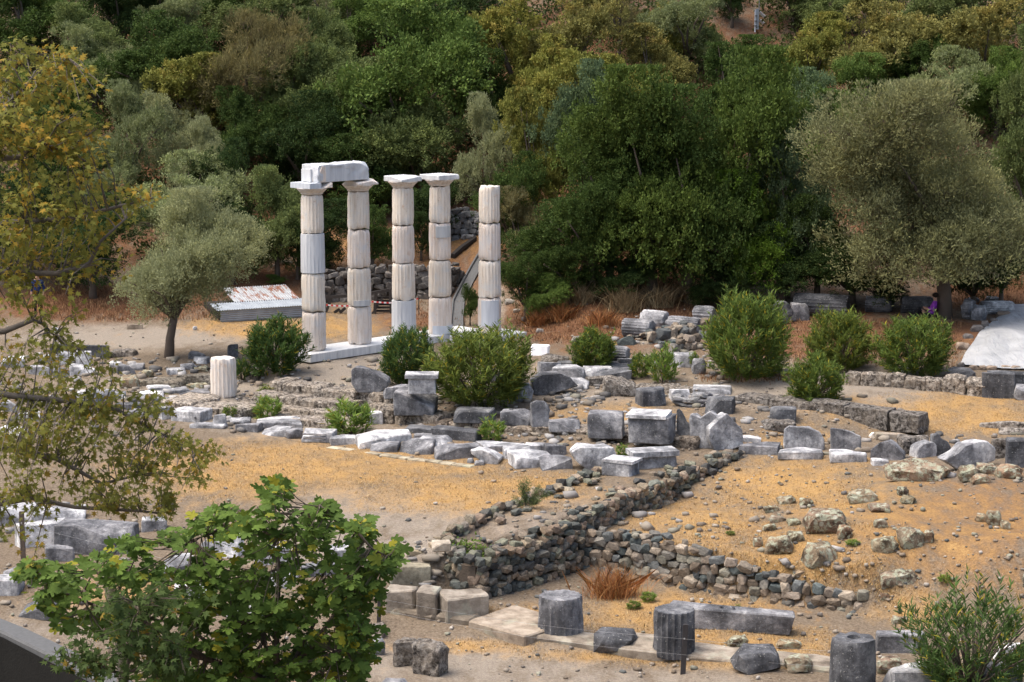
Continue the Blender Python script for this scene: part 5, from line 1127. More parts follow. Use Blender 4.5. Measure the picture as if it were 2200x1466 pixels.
def crown(seed, nclump=26, nsub=11, nleaf=70, lw=(.020, .012), cr=(.16, .26), sub_s=.055, low=.16, up=.35, shape=1., core=.15, hang=0., spray=1., zr=1.85, cut=None):
    """unit tree: crown about 1 wide, top at z=1"""
    g = np.random.default_rng(seed); C = []; cz = low + (1 - low) * .52; rz = (1 - low) * .5
    i = 0
    while len(C) < nclump:
        i += 1; z = 1 - zr * ((i * .618034 + seed * .37) % 1); a = i * 2.39996 + g.uniform(-.5, .5); q = math.sqrt(max(0, 1 - z * z)); f = g.uniform(.42, .92) ** shape
        if g.random() < .12: continue
       
        C.append((q * math.cos(a) * .5 * f, q * math.sin(a) * .5 * f, cz + z * rz * f * g.uniform(.85, 1.08)))
    for _ in range(int(nclump * core)): C.append((g.uniform(-.2, .2), g.uniform(-.2, .2), cz + g.uniform(-.6, .4) * rz))
    C = np.array(C); R = g.uniform(*cr, len(C)); pos = []; ctr = []; gg = []; bb = []
    for c, r in zip(C, R):
        d = unit(g.normal(0, 1, (nsub, 3)) + np.array([0, 0, .6])); s = c + d * r * g.uniform(.55, 1., (nsub, 1)) * np.array([1, 1, .8]); cg = g.random()
        for sc_, dd in zip(s, d):
            n = int(nleaf * g.uniform(.6, 1.3)); tw_ = unit(g.normal(0, .75, (9, 3)) + dd * .8 + np.array([0, 0, .55])); k_ = g.integers(0, 9, n); p = sc_ + tw_[k_] * (sub_s * 2.1 * spray * g.random((n, 1)) ** .75) + g.normal(0, sub_s * .26, (n, 3)); pos.append(p); ctr.append(np.repeat(c[None], n, 0)); sg = .5 * cg + .5 * g.random(); gg.append(np.full(n, sg))
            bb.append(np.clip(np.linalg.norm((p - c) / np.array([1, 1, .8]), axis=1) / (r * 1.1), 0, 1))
    pos = np.concatenate(pos); ctr = np.concatenate(ctr); gg = np.concatenate(gg); bb = np.concatenate(bb); n = len(pos)
    lim = .995; over = pos[:, 2] > lim; pos[over, 2] = lim - (pos[over, 2] - lim) * .4; pos[:, 2] = np.maximum(pos[:, 2], low * .4)
    if cut is not None:
        kp = cut(pos); pos, ctr, gg, bb = pos[kp], ctr[kp], gg[kp], bb[kp]; n = len(pos)
    out = unit(pos - ctr); d = unit(out * .7 + g.normal(0, .7, (n, 3)) + np.array([0, 0, up - hang])); nr = unit(out * .5 + np.array([0, 0, .7]) + g.normal(0, .55, (n, 3)))
    L = lw[0] * g.uniform(.7, 1.35, n); W = lw[1] * g.uniform(.7, 1.3, n); t = np.stack([g.random(n), gg, bb], 1)
    return leafs('crown', pos, d, nr, L, W, t, T_DIA), C
def trunk_mesh(C, seed, r=.035, fork=.22, lean=0., n=9, base=None):
    rr = random.Random(seed); m = MB(); top = Vector((lean, 0, fork)); m.tube([(0, 0, -.05), (lean * .3, 0, fork * .45), top], [r * 1.35, r, r * .85], 8)
    for c in sorted(C.tolist(), key=lambda q: rr.random())[:n]:
        c = Vector(c); mid = top.lerp(c, .5) + Vector((rr.uniform(-.03, .03), rr.uniform(-.03, .03), .04)); m.tube([top - Vector((0, 0, .03)), mid, c], [r * .55, r * .32, r * .1], 5)
    return mesh('trunk', m.v, m.f, True)
TREES = {}
def proto(kind, k, **a):
    cm, C = crown(100 + k * 17 + sum(map(ord, kind)), **a); TREES.setdefault(kind, []).append((cm, trunk_mesh(C, k)))
for k in range(3): proto('oak', k, nclump=34, nsub=12, nleaf=72, lw=(.021, .013), cr=(.12, .2), sub_s=.036, low=.0)
for k in range(2): proto('dense', k, nclump=38, nsub=13, nleaf=66, lw=(.018, .011), cr=(.13, .2), sub_s=.032, low=.0, core=.3)
for k in range(3): proto('olive', k, nclump=30, nsub=13, nleaf=66, lw=(.024, .008), cr=(.10, .17), sub_s=.034, low=.02, up=.75)
for k in range(2): proto('yellow', k, nclump=32, nsub=12, nleaf=60, lw=(.023, .016), cr=(.10, .18), sub_s=.034, low=.02)
for k in range(2): proto('twiggy', k, nclump=26, nsub=16, nleaf=60, lw=(.034, .005), cr=(.13, .2), sub_s=.034, low=.04, up=.9)
BIG = {}
cm, C = crown(501, nclump=60, nsub=20, nleaf=74, lw=(.0165, .0058), cr=(.10, .17), sub_s=.030, low=.10, up=.7, core=.3, spray=1.2, zr=1.9); BIG['olive'] = (cm, trunk_mesh(C, 3, .03, .26, .05, 14))
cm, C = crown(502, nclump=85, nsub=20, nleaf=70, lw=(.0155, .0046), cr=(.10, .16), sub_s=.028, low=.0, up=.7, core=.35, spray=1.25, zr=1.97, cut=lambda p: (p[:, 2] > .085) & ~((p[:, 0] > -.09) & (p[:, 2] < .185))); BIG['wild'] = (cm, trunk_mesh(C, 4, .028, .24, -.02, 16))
LM = {'oak': 'leaf_plain', 'dense': 'leaf_plain', 'olive': 'leaf_olive', 'yellow': 'leaf_autumn', 'twiggy': 'leaf_twiggy'}
for k_, lst in TREES.items():
    for cm, tm in lst: cm.materials.append(M[LM[k_]]); tm.materials.append(M['bark'])
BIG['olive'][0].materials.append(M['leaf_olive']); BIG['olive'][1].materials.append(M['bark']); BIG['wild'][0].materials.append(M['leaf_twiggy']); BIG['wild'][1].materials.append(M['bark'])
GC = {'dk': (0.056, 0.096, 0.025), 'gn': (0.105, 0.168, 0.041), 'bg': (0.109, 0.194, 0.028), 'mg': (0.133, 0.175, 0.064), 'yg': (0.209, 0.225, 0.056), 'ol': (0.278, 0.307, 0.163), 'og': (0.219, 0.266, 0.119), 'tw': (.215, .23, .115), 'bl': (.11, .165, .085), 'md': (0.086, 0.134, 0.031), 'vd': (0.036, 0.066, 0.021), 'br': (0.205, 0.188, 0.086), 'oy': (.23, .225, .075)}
tcount = 0
def tree(cx, top, bot, w, kind, col, label, name='hillside_tree', pr=None, base=None, cat='tree', group='trees on the hillside', off=0.):
    global tcount
    r = random.Random(int(cx * 7 + top)); b = hit(cx, bot) if base is None else base; s = scl(b); hgt = (bot - top) / s / .99; wd = w / s * (1.16 if pr is None else .98)
    cm, tm = pr or r.choice(TREES[kind]); root = empty(name, b, r.uniform(0, 6.28) if pr is None else 0.); tag(root, label, cat, group)
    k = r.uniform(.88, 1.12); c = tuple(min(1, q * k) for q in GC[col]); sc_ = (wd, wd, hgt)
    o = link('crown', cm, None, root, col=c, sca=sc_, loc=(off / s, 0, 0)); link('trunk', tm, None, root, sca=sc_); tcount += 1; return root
T = tree
# near olives
T(372,418,775,318,'olive','ol','grey green olive tree with a leaning trunk beside the path','olive_tree',BIG['olive'],hit(362,768),group=None,off=48)
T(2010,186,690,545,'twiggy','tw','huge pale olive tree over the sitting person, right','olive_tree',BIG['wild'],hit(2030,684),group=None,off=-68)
# top of the hill and left part
T(60,-70,150,230,'oak','dk','dark tree at the very top left corner of the hill')
T(175,10,190,150,'oak','mg','dull green tree between the corner tree and the pale olives, top left')
T(262,-60,120,160,'dense','vd','almost black evergreen near the top, left of the pale olive crest')
T(345,-70,100,150,'dense','vd','blackest evergreen crown on the left skyline')
T(385,-16,120,140,'olive','og','pale olive crest at the top edge above the dark round oak')
T(335,28,260,225,'dense','dk','dark round oak left of the brown leafless tree')
T(205,48,230,160,'olive','og','grey green olives above the orange foliage, upper left',)
T(535,28,330,235,'twiggy','br','large purplish brown half bare tree, upper left')
T(300,112,280,95,'olive','og','slim pair of olive heads below the dark round oak')
T(435,118,320,200,'yellow','yg','yellow green tree under the brown half bare tree')
T(275,178,430,150,'olive','og','tall dusky olive at the edge of the orange foliage')
T(375,195,400,150,'olive','ol','dusky olive between the tall one and the dark green dome')
T(522,190,410,165,'dense','dk','dark green dome shaped evergreen above the left olive')
T(432,256,470,115,'olive','ol','small pale olive in front of the dark green dome')
T(655,200,440,180,'dense','vd','very dark evergreen behind the leftmost capital')
T(395,330,560,250,'olive','og','broad olive directly behind the leaning olive tree')
T(596,360,600,140,'oak','mg','open dull green tree just left of the leftmost column')
T(225,290,460,140,'olive','og','green olive half hidden by the orange foliage')
T(575,-40,140,210,'oak','mg','wide green crown at the top edge above the brown half bare tree')
T(700,-60,110,170,'olive','og','pale crown touching the top edge, left of centre')
T(668,20,260,140,'oak','mg','olive brown crown right of the brown half bare tree')
T(520,-90,60,200,'oak','dk','dark crown on the skyline left of centre')
T(130,120,330,170,'oak','gn','mid green tree behind the upper orange foliage')
T(90,230,450,200,'oak','dk','shaded tree behind the orange foliage, left edge')
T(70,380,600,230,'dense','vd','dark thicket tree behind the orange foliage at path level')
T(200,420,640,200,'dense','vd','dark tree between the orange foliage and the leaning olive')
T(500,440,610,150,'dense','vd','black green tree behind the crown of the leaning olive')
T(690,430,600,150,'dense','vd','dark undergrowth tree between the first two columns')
# centre
T(860,8,420,320,'oak','gn','biggest mid green tree of the hill, above the columns')
T(680,100,360,180,'oak','mg','pale green tree left of the biggest mid green tree')
T(830,130,440,230,'oak','mg','dense clumped tree right above the second and third columns')
T(985,45,320,170,'oak','gn','green tree right of the biggest mid green tree')
T(960,-80,110,210,'dense','vd','dark pine like crown at the top edge, centre')
T(830,-80,90,190,'oak','dk','dark crown at the top edge behind the biggest tree')
T(1120,-10,270,200,'yellow','yg','yellowing tree at the top, right of the dark central crown')
T(1235,-30,220,180,'yellow','oy','golden tinged tree at the top right of centre')
T(1180,80,330,170,'yellow','yg','lower yellow green tree below the golden tinged one')
T(1400,55,240,150,'yellow','oy','brownish golden tree left of the bare hillside patch')
T(1330,-60,130,110,'twiggy','br','bare purplish tree at the top edge, right of centre')
T(1475,-40,170,175,'olive','og','grey green crown left of the solar post')
T(1572,-70,58,90,'dense','vd','black pine crown beside the solar post')
T(900,245,450,210,'oak','mg','dark grey green tree directly above the third and fourth capitals')
T(760,290,470,180,'oak','dk','dark tree behind the architrave')
T(930,380,520,120,'dense','vd','shaded tree behind the fourth column')
T(1040,206,480,122,'olive','ol','slender pale olive rising above the rightmost column')
T(1150,195,500,150,'yellow','yg','olive yellow tree right of the slender pale olive')
T(1250,135,480,160,'oak','bl','bluish green tree left of the massive dark tree')
T(1330,120,300,140,'yellow','yg','light green top above the bluish green tree')
T(1060,110,330,150,'oak','dk','dark tree in the gap above the slender pale olive')
# massive dark tree group, right of centre
T(1400,150,640,290,'dense','md','left head of the massive dark evergreen mass')
T(1585,112,620,280,'dense','md','tall right head of the massive dark evergreen mass')
T(1310,235,630,240,'dense','md','left flank of the massive dark evergreen mass')
T(1480,190,650,260,'dense','dk','shaded heart of the massive dark evergreen mass')
T(1270,345,640,190,'dense','dk','lower dark green tree at the left foot of the evergreen mass')
T(1600,365,650,200,'dense','bg','brightest green bough tree at the right foot of the evergreen mass')
T(1690,285,640,175,'oak','bl','blue green tree between the evergreen mass and the huge olive')
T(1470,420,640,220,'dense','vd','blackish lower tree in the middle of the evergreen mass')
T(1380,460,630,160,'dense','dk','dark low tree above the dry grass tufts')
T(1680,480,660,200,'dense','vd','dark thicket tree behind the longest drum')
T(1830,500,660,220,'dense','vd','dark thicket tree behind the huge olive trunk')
T(1715,150,380,140,'oak','bl','pale blue green tree right of the tall right head')
# right part
T(1625,78,230,150,'dense','dk','dark round bush tree below the solar post')
T(1745,32,250,150,'yellow','yg','yellow green tree right of the solar post')
T(1875,-6,240,200,'yellow','oy','golden crowned tree at the top right')
T(1962,58,240,150,'dense','dk','dark green round tree below the golden crowned one')
T(2110,-10,240,210,'yellow','oy','brown gold tree at the top right corner')
T(1705,-50,62,130,'oak','mg','dull green tree just right of the solar post, top edge')
T(1790,-70,90,150,'oak','mg','grey green crown at the top edge, right')
T(2020,-90,90,200,'oak','mg','greyish crown behind the golden ones, top right')
T(1870,118,310,165,'oak','gn','rounded green tree above the huge olive, left')
T(2020,104,310,190,'olive','og','grey olive tree above the huge olive')
T(2140,104,300,130,'oak','gn','green tree above the huge olive at the right edge')
T(1790,195,390,210,'oak','gn','green spreading tree left of the top of the huge olive')
T(2215,60,330,140,'oak','mg','tree cut by the right edge above the huge olive')
T(2210,220,560,150,'oak','mg','brownish green tree cut by the right edge beside the huge olive')
T(2150,480,660,130,'dense','dk','dark low tree at the right edge behind the tarp')
T(1650,140,330,150,'oak','gn','green head filling the gap below the dark round bush tree')
T(1560,95,300,160,'oak','dk','dark head on the left shoulder of the right evergreen')
T(1755,420,655,170,'dense','dk','dark tree filling the gap left of the huge olive')
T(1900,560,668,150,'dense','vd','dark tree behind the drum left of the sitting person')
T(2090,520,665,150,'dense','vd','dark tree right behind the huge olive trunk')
T(1440,10,150,120,'yellow','yg','small yellow green tree left of the bare hillside patch')
T(1100,330,560,150,'dense','dk','dark tree between the slender olive and the evergreen mass')
T(620,90,330,150,'oak','mg','dull tree between the brown half bare tree and the biggest one')
T(760,-20,160,170,'oak','gn','green head left behind the biggest tree')
T(480,300,520,140,'dense','vd','shaded tree below the dark green dome')
T(1180,430,640,160,'dense','dk','dark tree just right of the brownish shrub')
T(1500,15,160,85,'oak','mg','small dull tree left of the solar post on the bare patch')
# understorey shrubs
def S(cx, top, bot, w, kind, col, label): T(cx, top, bot, w, kind, col, label, 'shrub', None, None, 'shrub', 'wild shrubs at the wood edge')
S(1118,402,590,110,'olive','br','brownish shrub right of the rightmost column')
S(1130,540,690,130,'dense','dk','dark green shrub at the right foot of the rightmost column')
S(1180,590,690,90,'dense','gn','round shrub on the litter slope, right of the columns')
S(1230,500,655,150,'dense','dk','dark bush at the left foot of the evergreen mass')
S(1010,610,700,40,'dense','dk','small dark bush between the gutter and the rightmost column')
S(1330,545,650,140,'dense','vd','dark bush behind the pale grass tufts')
S(640,470,600,110,'dense','dk','dark bush between leaning olive and leftmost column')
S(800,440,590,130,'dense','dk','dark bush between second and third columns')
S(590,590,612,40,'oak','gn','tiny green bush above the tin shed')
S(905,455,560,70,'dense','vd','dark bush between third and fourth columns')
S(1550,560,665,130,'dense','vd','dark bush behind the tallest oleander')

# ------------------------------------------------------------------ oleanders: shoots with whorls of narrow leaves
def oleander(seed, shoots=300, per=17, leaf=(.125, .024), stems=16, loose=.0, w2h=1.):
    """unit: 1 m wide and 1 m high bush"""
    g = np.random.default_rng(seed); pos = []; dr = []; gg = []; st = MB()
    for i in range(shoots):
        z = g.uniform(-.8, 1); a = g.uniform(0, 6.283); q = math.sqrt(max(0, 1 - z * z)); f = g.uniform(.55, 1.) ** .6 * (1 - .12 * math.sin(3 * a + seed) * .6 + loose * g.uniform(-.2, .25))
        lob = noise.noise(Vector((q * math.cos(a) * 1.5 + seed * 9.1, q * math.sin(a) * 1.5, z * 1.5))); f *= 1 + .38 * lob; f *= 1.22 if g.random() < .06 else 1.
        tip = np.array([q * math.cos(a) * .5 * f, q * math.sin(a) * .5 * f, .48 + z * .5 * f]); tip[2] = max(.06, tip[2]); ax = unit(np.array([tip[0], tip[1], tip[2] + .15]) * np.array([1., 1., 1.2])); s_ = g.random()
        n = int(per * g.uniform(.7, 1.2)); t = g.random(n) ** .8 * .2; ph = g.uniform(0, 6.283, n); ref = unit(np.cross(ax, [.3, .2, .9])); r2 = np.cross(ax, ref)
        side = ref[None] * np.cos(ph)[:, None] + r2[None] * np.sin(ph)[:, None]; pos.append(tip - ax * t[:, None]); dr.append(unit(ax[None] * g.uniform(.5, 1.1, n)[:, None] + side * .75 + np.array([0, 0, .15]))); gg.append(np.full(n, s_))
        if i < stems: st.tube([(tip[0] * .08, tip[1] * .08, 0), (tip[0] * .45, tip[1] * .45, tip[2] * .55), tuple(tip)], [.012, .009, .004], 4)
    pos = np.concatenate(pos); dr = np.concatenate(dr); gg = np.concatenate(gg); n = len(pos); L = leaf[0] * g.uniform(.7, 1.2, n); W = leaf[1] * g.uniform(.8, 1.25, n)
    return leafs('foliage', pos, dr, unit(g.normal(0, .5, (n, 3)) + np.array([0, 0, 1.])), L, W, np.stack([g.random(n), gg, g.random(n)], 1), T_LANCE), mesh('stem', st.v, st.f, True)
OL = {'big': [oleander(1, 640, 20, (.085, .0135), 16, .35), oleander(2, 640, 20, (.085, .0135), 16, .4)], 'mid': [oleander(3, 420, 19, (.11, .018), 16, .35), oleander(4, 420, 19, (.11, .018), 16, .45)], 'small': [oleander(5, 90, 13, (.22, .036), 14, .5), oleander(6, 70, 12, (.24, .04), 12, .7)], 'near': [oleander(7, 360, 16, (.09, .0125), 60, .6)]}
for l_ in OL.values():
    for a_, b_ in l_: a_.materials.append(M['leaf_oleander']); b_.materials.append(M['bark'])
OC = {'n': (0.115, 0.175, 0.043), 'd': (0.072, 0.130, 0.040), 'y': (.135, .185, .045), 'l': (0.16, 0.25, 0.06)}
def bush(x0, y0, x1, y1, size, col, label, name='oleander_shrub', yb=None):
    r = random.Random(x0 + y0); b = hit((x0 + x1) / 2, yb or y1); s = scl(b); w = (x1 - x0) / s * .96; h = (y1 - y0) / s * .95; me, sm = r.choice(OL[size]); root = empty(name, b, r.uniform(0, 6.28)); tag(root, label, 'shrub')
    link('foliage', me, None, root, col=OC[col], sca=(w, w, h)); link('stem', sm, None, root, sca=(w, w, h)); return root
bush(524,674,662,800,'mid','d','dense dark oleander left of the leftmost column foot')
bush(812,686,944,824,'big','d','dark oleander in front of the third column foot')
bush(916,690,1158,868,'big','y','widest oleander with yellow leaves in front of the fourth and fifth columns')
bush(1220,700,1322,792,'mid','n','loose oleander on the litter slope above the slab pile')
bush(1352,752,1402,812,'small','n','small oleander right of the white topped drum')
bush(1392,742,1458,822,'small','l','young light green oleander left of the tallest one')
bush(1508,612,1704,812,'big','n','tallest oleander, right of the lying drums')
bush(1732,654,1876,794,'big','y','bright yellow green oleander in the middle of the right three')
bush(1876,668,2054,806,'big','n','broad oleander left of the tarp')
bush(1688,754,1812,868,'mid','n','small round oleander standing in front of the right three')
bush(698,854,802,934,'small','l','grassy oleander growing out of the marble row')
bush(545,846,608,902,'small','l','young oleander on the lower conglomerate steps')
bush(554,826,612,850,'small','y','tiny yellowish shrub on the conglomerate steps')
bush(476,872,512,898,'small','n','tiny shrub at the foot of the lone drum')
bush(1028,896,1086,948,'small','l','small yellow green shrub behind the broad pale slab')
bush(1322,954,1352,982,'small','l','tiny green sprout behind the cornice blocks')
bush(502,764,542,818,'small','d','slim shrub right of the lone white drum')
bush(1478,752,1502,790,'small','l','thin sprig at the left foot of the tallest oleander')
bush(1936,1232,2230,1500,'near','d','large near oleander in the lower right corner')
bush(1560,1140,1580,1150,'small','n','tiny weed on the mound left',name='weed'); bush(1816,1158,1846,1172,'small','l','green weed right of the pale folded rock',name='weed'); bush(2016,1232,2046,1252,'small','l','grey green weed on the lower mound, right',name='weed'); bush(1376,1270,1412,1292,'small','l','green weed beside the red brown grass clump',name='weed'); bush(1570,1300,1600,1318,'small','n','weed behind the long flat slab',name='weed'); bush(1345,1290,1378,1308,'small','n','low weed in front of the red brown grass clump',name='weed')
# caper bush on the wall head
def caper():
    b = hit(1010, 1232) + Vector((0, .15, .15)); g = np.random.default_rng(8); n = 1500; s = scl(b); c = np.array([(0, 0, .25), (.35, .1, .12), (-.35, .05, .1), (-.1, -.1, .45), (.55, 0, .05)]); k = g.integers(0, 5, n); pos = c[k] + g.normal(0, .17, (n, 3)) * np.array([1.2, .8, .8]); pos[:, 2] = np.maximum(pos[:, 2], .0)
    ro = empty('caper_shrub', b); tag(ro, 'green caper shrub hanging over the front end of the rubble wall', 'shrub'); link('foliage', leafs('foliage', pos, unit(g.normal(0, 1, (n, 3))), unit(g.normal(0, .6, (n, 3)) + np.array([0, -.3, 1])), np.full(n, .085), np.full(n, .06), np.stack([g.random(n), g.random(n), g.random(n)], 1), T_DIA), 'leaf_plain', ro, col=(.10, .16, .035))
    m = MB()
    for q in c: m.tube([(0, 0, -.1), q * .5, q], [.015, .012, .006], 4)
    m.build('stem', 'bark', ro)
caper()
def wisp():
    b = hit(1130, 1092); g = np.random.default_rng(18); ro = empty('asparagus_bush', b); tag(ro, 'wispy feathery green bush at the yard edge behind the rubble wall', 'shrub'); m = MB(); pos = []; dr = []
    for k in range(15):
        a = g.uniform(-1.2, 1.2); L = g.uniform(.35, .95); tip = np.array([math.sin(a) * L * .8 + .05, g.uniform(-.2, .2), math.cos(a) * L * .85]); m.tube([(0, 0, 0), tuple(tip * .5 + np.array([0, 0, .05])), tuple(tip)], [.008, .006, .002], 4)
        n = 150; t = g.uniform(.25, 1., n); pos.append(tip[None] * t[:, None] + g.normal(0, .035, (n, 3))); dr.append(unit(g.normal(0, 1, (n, 3)) + np.array([0, 0, .6])))
    pos = np.concatenate(pos); dr = np.concatenate(dr); n = len(pos); link('foliage', leafs('foliage', pos, dr, unit(g.normal(0, 1, (n, 3))), np.full(n, .075), np.full(n, .012), g.random((n, 3)), T_LANCE), 'leaf_plain', ro, col=(.11, .15, .06)); m.build('stem', 'bark', ro)
wisp()
# tall dry grass tufts
def tuft(cx, cy, wpx, hpx, cols, label, seed, n=500, name='dry_grass_tuft'):
    b = hit(cx, cy); s = scl(b); g = np.random.default_rng(seed); w = wpx / s; h = hpx / s; bx = g.normal(0, w * .16, (n, 3)) * np.array([1, .7, 0]); a = g.uniform(0, 6.283, n); ln = g.uniform(.1, .9, n); d = unit(np.stack([np.cos(a) * ln, np.sin(a) * ln, np.ones(n)], 1)); L = h * g.uniform(.45, 1.1, n)
    c = np.array(cols)[g.integers(0, len(cols), n)] * g.uniform(.7, 1.25, n)[:, None]; side = unit(np.cross(d, g.normal(0, 1, (n, 3)))); bow = d * L[:, None] + np.stack([np.cos(a), np.sin(a), -np.ones(n) * .3], 1) * (L * ln * .35)[:, None]; wd = .0045 + .003 * (b.y > 60)
    mid = bx + d * (L * .55)[:, None]; v = np.stack([bx - side * wd, bx + side * wd, mid + side * wd * .8, bx + bow, mid - side * wd * .8], 1).reshape(-1, 3); f = (np.array([0, 1, 2, 3, 4])[None] + (np.arange(n) * 5)[:, None]).ravel()
    o = link(name, npmesh(name, v, f, np.full(n, 5), np.repeat(c, 5, 0)), 'pebble', loc=b); tag(o, label, 'grass tuft', 'dry grass tufts')
STRAW = [(.34, .25, .13), (.26, .19, .10), (.42, .33, .19), (.2, .15, .08)]; RED = [(.42, .16, .05), (.34, .17, .07), (.5, .27, .1), (.25, .1, .04)]
tuft(1316,1282,150,74,RED,'red brown dry grass clump in the corner of the rubble walls',1,1100)
for i, (x, y, w, h, lab) in enumerate(((1250,655,90,60,'straw tuft at the foot of the dark bush, leftmost'),(1340,670,110,70,'tall straw tuft behind the leftmost fluted drum'),(1420,660,100,62,'straw tuft above the pale smooth drum'),(1490,650,90,64,'straw tuft left of the tallest oleander top'),(1210,690,80,50,'reddish tuft on the litter slope, lower left'),(1290,700,100,44,'low reddish tuft on the litter slope, middle'),(1160,700,70,40,'small tuft right of the rightmost column'),(1545,640,70,56,'straw tuft beside the dark bush, right'))): tuft(x, y, w, h, STRAW if 'straw' in lab else RED, lab, 30 + i, 420)
pp = scatter_px(5200, [(1100, 600, 1530, 735, 60), (100, 610, 480, 690, 40), (860, 650, 1000, 720, 8), (1700, 690, 2060, 790, 30), (2050, 560, 2200, 660, 20), (1500, 805, 1720, 820, 6)], 61)
blades('fallen_leaves', 'red brown dry stalks and leaf litter on the slope below the wood', pp, .05, .22, .014, .95, [(.26, .13, .06), (.18, .085, .04), (.34, .2, .1), (.12, .06, .03)], 'pebble', 62, 5, .12)
# ------------------------------------------------------------------ foreground: plane tree boughs (trunk stands left of the frame), fig tree, plane sapling
def leaf_objects(root, pos, d, nrm, L, W, tint, tpl, mname, nobj, col, name='leaf'):
    """the largest leaves in view as parts of their own, the rest as one part"""
    order = np.argsort(-(L / pos[:, 1])); single = order[:nobj]; rest = order[nobj:]
    vars_ = []
    g = np.random.default_rng(4)
    for k in range(12):
        t = np.array([[.08 + k * .08, (k * 5 % 12) / 12., .6]]); me = leafs(name, np.zeros((1, 3)), np.array([[0, 1., 0]]), np.array([[0, 0, 1.]]), np.ones(1), np.ones(1), t, tpl); me.materials.append(M[mname]); vars_.append(me)
    for i in single:
        dd = Vector(d[i]).normalized(); b = dd.cross(Vector(nrm[i])).normalized(); nn = b.cross(dd); o = bpy.data.objects.new(name, vars_[int(g.integers(12))]); COL.objects.link(o); o.parent = root
        o.matrix_local = Matrix.Translation(Vector(pos[i])) @ Matrix((b * float(W[i]), dd * float(L[i]), nn * float(L[i]))).transposed().to_4x4(); o.color = (*col, 1)
    f = link('foliage', leafs('foliage', pos[rest], d[rest], nrm[rest], L[rest], W[rest], tint[rest], tpl), mname, root, col=col); f['kind'] = 'stuff'
def poly3(pts, y0, root): return [PD(px, py, y0 + dy) - root for px, py, dy in pts]
def near(limbs, p):
    best = None
    for l in limbs:
        for a, b in zip(l[:-1], l[1:]):
            t = max(0., min(1., (p - a).dot(b - a) / max((b - a).length_squared, 1e-6))); q = a.lerp(b, t)
            if best is None or (q - p).length < best[0]: best = ((q - p).length, q)
    return best[1]
simple('plane_bark', (.11, .095, .08), .9, .5, 7, .5, .02)
def plane_tree():
    g = np.random.default_rng(71); Y = 27.; b = PD(-420, 1000, Y); b.z = h1(b.x, b.y); root = empty('plane_tree', b); tag(root, 'orange tinged plane tree reaching its boughs in from the left edge', 'tree')
    def R(pts): return poly3(pts, Y, b)
    limbs = [R([(-400, 500, 0), (-150, 380, 0), (0, 340, 0), (45, 338, .1), (62, 322, .1), (95, 316, .1), (150, 324, .3)]), R([(-400, 700, 0), (-120, 600, .2), (0, 585, .2), (120, 588, .2), (190, 570, 0), (215, 520, -.1), (270, 470, 0)]), R([(-400, 760, 0), (-100, 720, -.2), (10, 712, -.2), (70, 688, -.2), (90, 695, -.2), (118, 722, -.2)]),
      R([(-400, 1000, 0), (-100, 1090, .4), (0, 1082, .4), (70, 1070, .4), (160, 1090, .3), (300, 1098, .2), (350, 1104, .2)]), R([(-380, 400, 0), (-80, 330, .5), (0, 270, .5), (30, 210, .4), (90, 150, .3), (140, 120, .2)]), R([(-400, 900, 0), (-80, 830, 0), (20, 850, 0), (150, 862, 0), (250, 880, .1), (340, 930, .1), (440, 975, .2)]), R([(-400, 560, 0), (-100, 490, -.3), (0, 480, -.3), (150, 470, -.3), (250, 445, -.2), (330, 425, -.1)]), R([(-200, 960, 1), (0, 960, .8), (120, 985, .8), (220, 1040, .8), (300, 1020, .7)])]
    trunk = [Vector((0, 0, -.3)), Vector((.05, 0, 2.5)), R([(-400, 900, 0)])[0], R([(-400, 600, 0)])[0], R([(-390, 350, 0)])[0], R([(-360, 60, 0)])[0]]; m = MB().tube(trunk, [.45, .36, .3, .24, .18, .1], 10); m.build('trunk', 'pale_bark', root, True)
    m = MB()
    for l in limbs: m.tube(l, list(np.linspace(.062, .012, len(l))), 7)
    blobs = [(40,150,80,75,1),(110,230,110,100,1),(50,320,100,80,1.1),(165,310,65,75,1),(80,450,120,80,1.1),(195,440,95,55,1),(300,425,55,24,.8),(110,540,140,55,1),(235,575,40,34,.7),(40,610,80,40,.8),(150,180,75,50,.9),(60,690,70,45,.35),(130,655,60,45,.28),(10,240,60,90,1),(20,520,60,80,1),(60,780,90,50,.8),(170,790,110,60,.8),(80,870,110,60,.85),(230,870,100,50,.75),(120,965,150,50,.95),(300,960,120,50,.9),(410,985,65,45,.75),(110,1060,130,40,.95),(280,1055,120,45,1),(400,1045,65,35,.8),(40,940,80,50,.8),(180,920,120,40,.7),(340,880,60,40,.35),(20,1120,60,60,.35),(60,1180,60,50,.18)]
    P_, D_, Nn, Gt = [], [], [], []; tw = MB()
    for bx, by, rx, ry, w in blobs:
        for _ in range(int(rx * ry / 270. * w) + 2):
            a = g.uniform(0, 6.283); q = math.sqrt(g.random()); px, py = bx + rx * q * math.cos(a), by + ry * q * math.sin(a); tip = PD(px, py, Y + g.uniform(-1.2, 1.6)) - b; o = near(limbs, tip); gv = g.random()
            if (tip - o).length > 1.6: o = tip.lerp(o, 1.6 / (tip - o).length)
            mid = tip.lerp(o, .5) + Vector((g.uniform(-.1, .1), g.uniform(-.1, .1), g.uniform(-.02, .12))); tw.tube([o, mid, tip], [.012, .008, .003], 4); n = int(g.integers(15, 26)); t = g.random(n) ** .7
            line = np.array([list((mid.lerp(tip, float(x)) if g.random() < .75 else o.lerp(mid, float(x)))) for x in t]); off = unit(g.normal(0, 1, (n, 3)) + np.array([.25, 0, -.1])); P_.append(line + off * g.uniform(.02, .13, (n, 1))); D_.append(unit(off + np.array([.2, 0, -.35]))); Nn.append(unit(g.normal(0, .7, (n, 3)) + np.array([0, -.5, .9]))); gr = np.clip(gv * .75 + (.13 if by < 700 else -.08) + g.uniform(-.15, .15, n), 0, 1); Gt.append(gr)
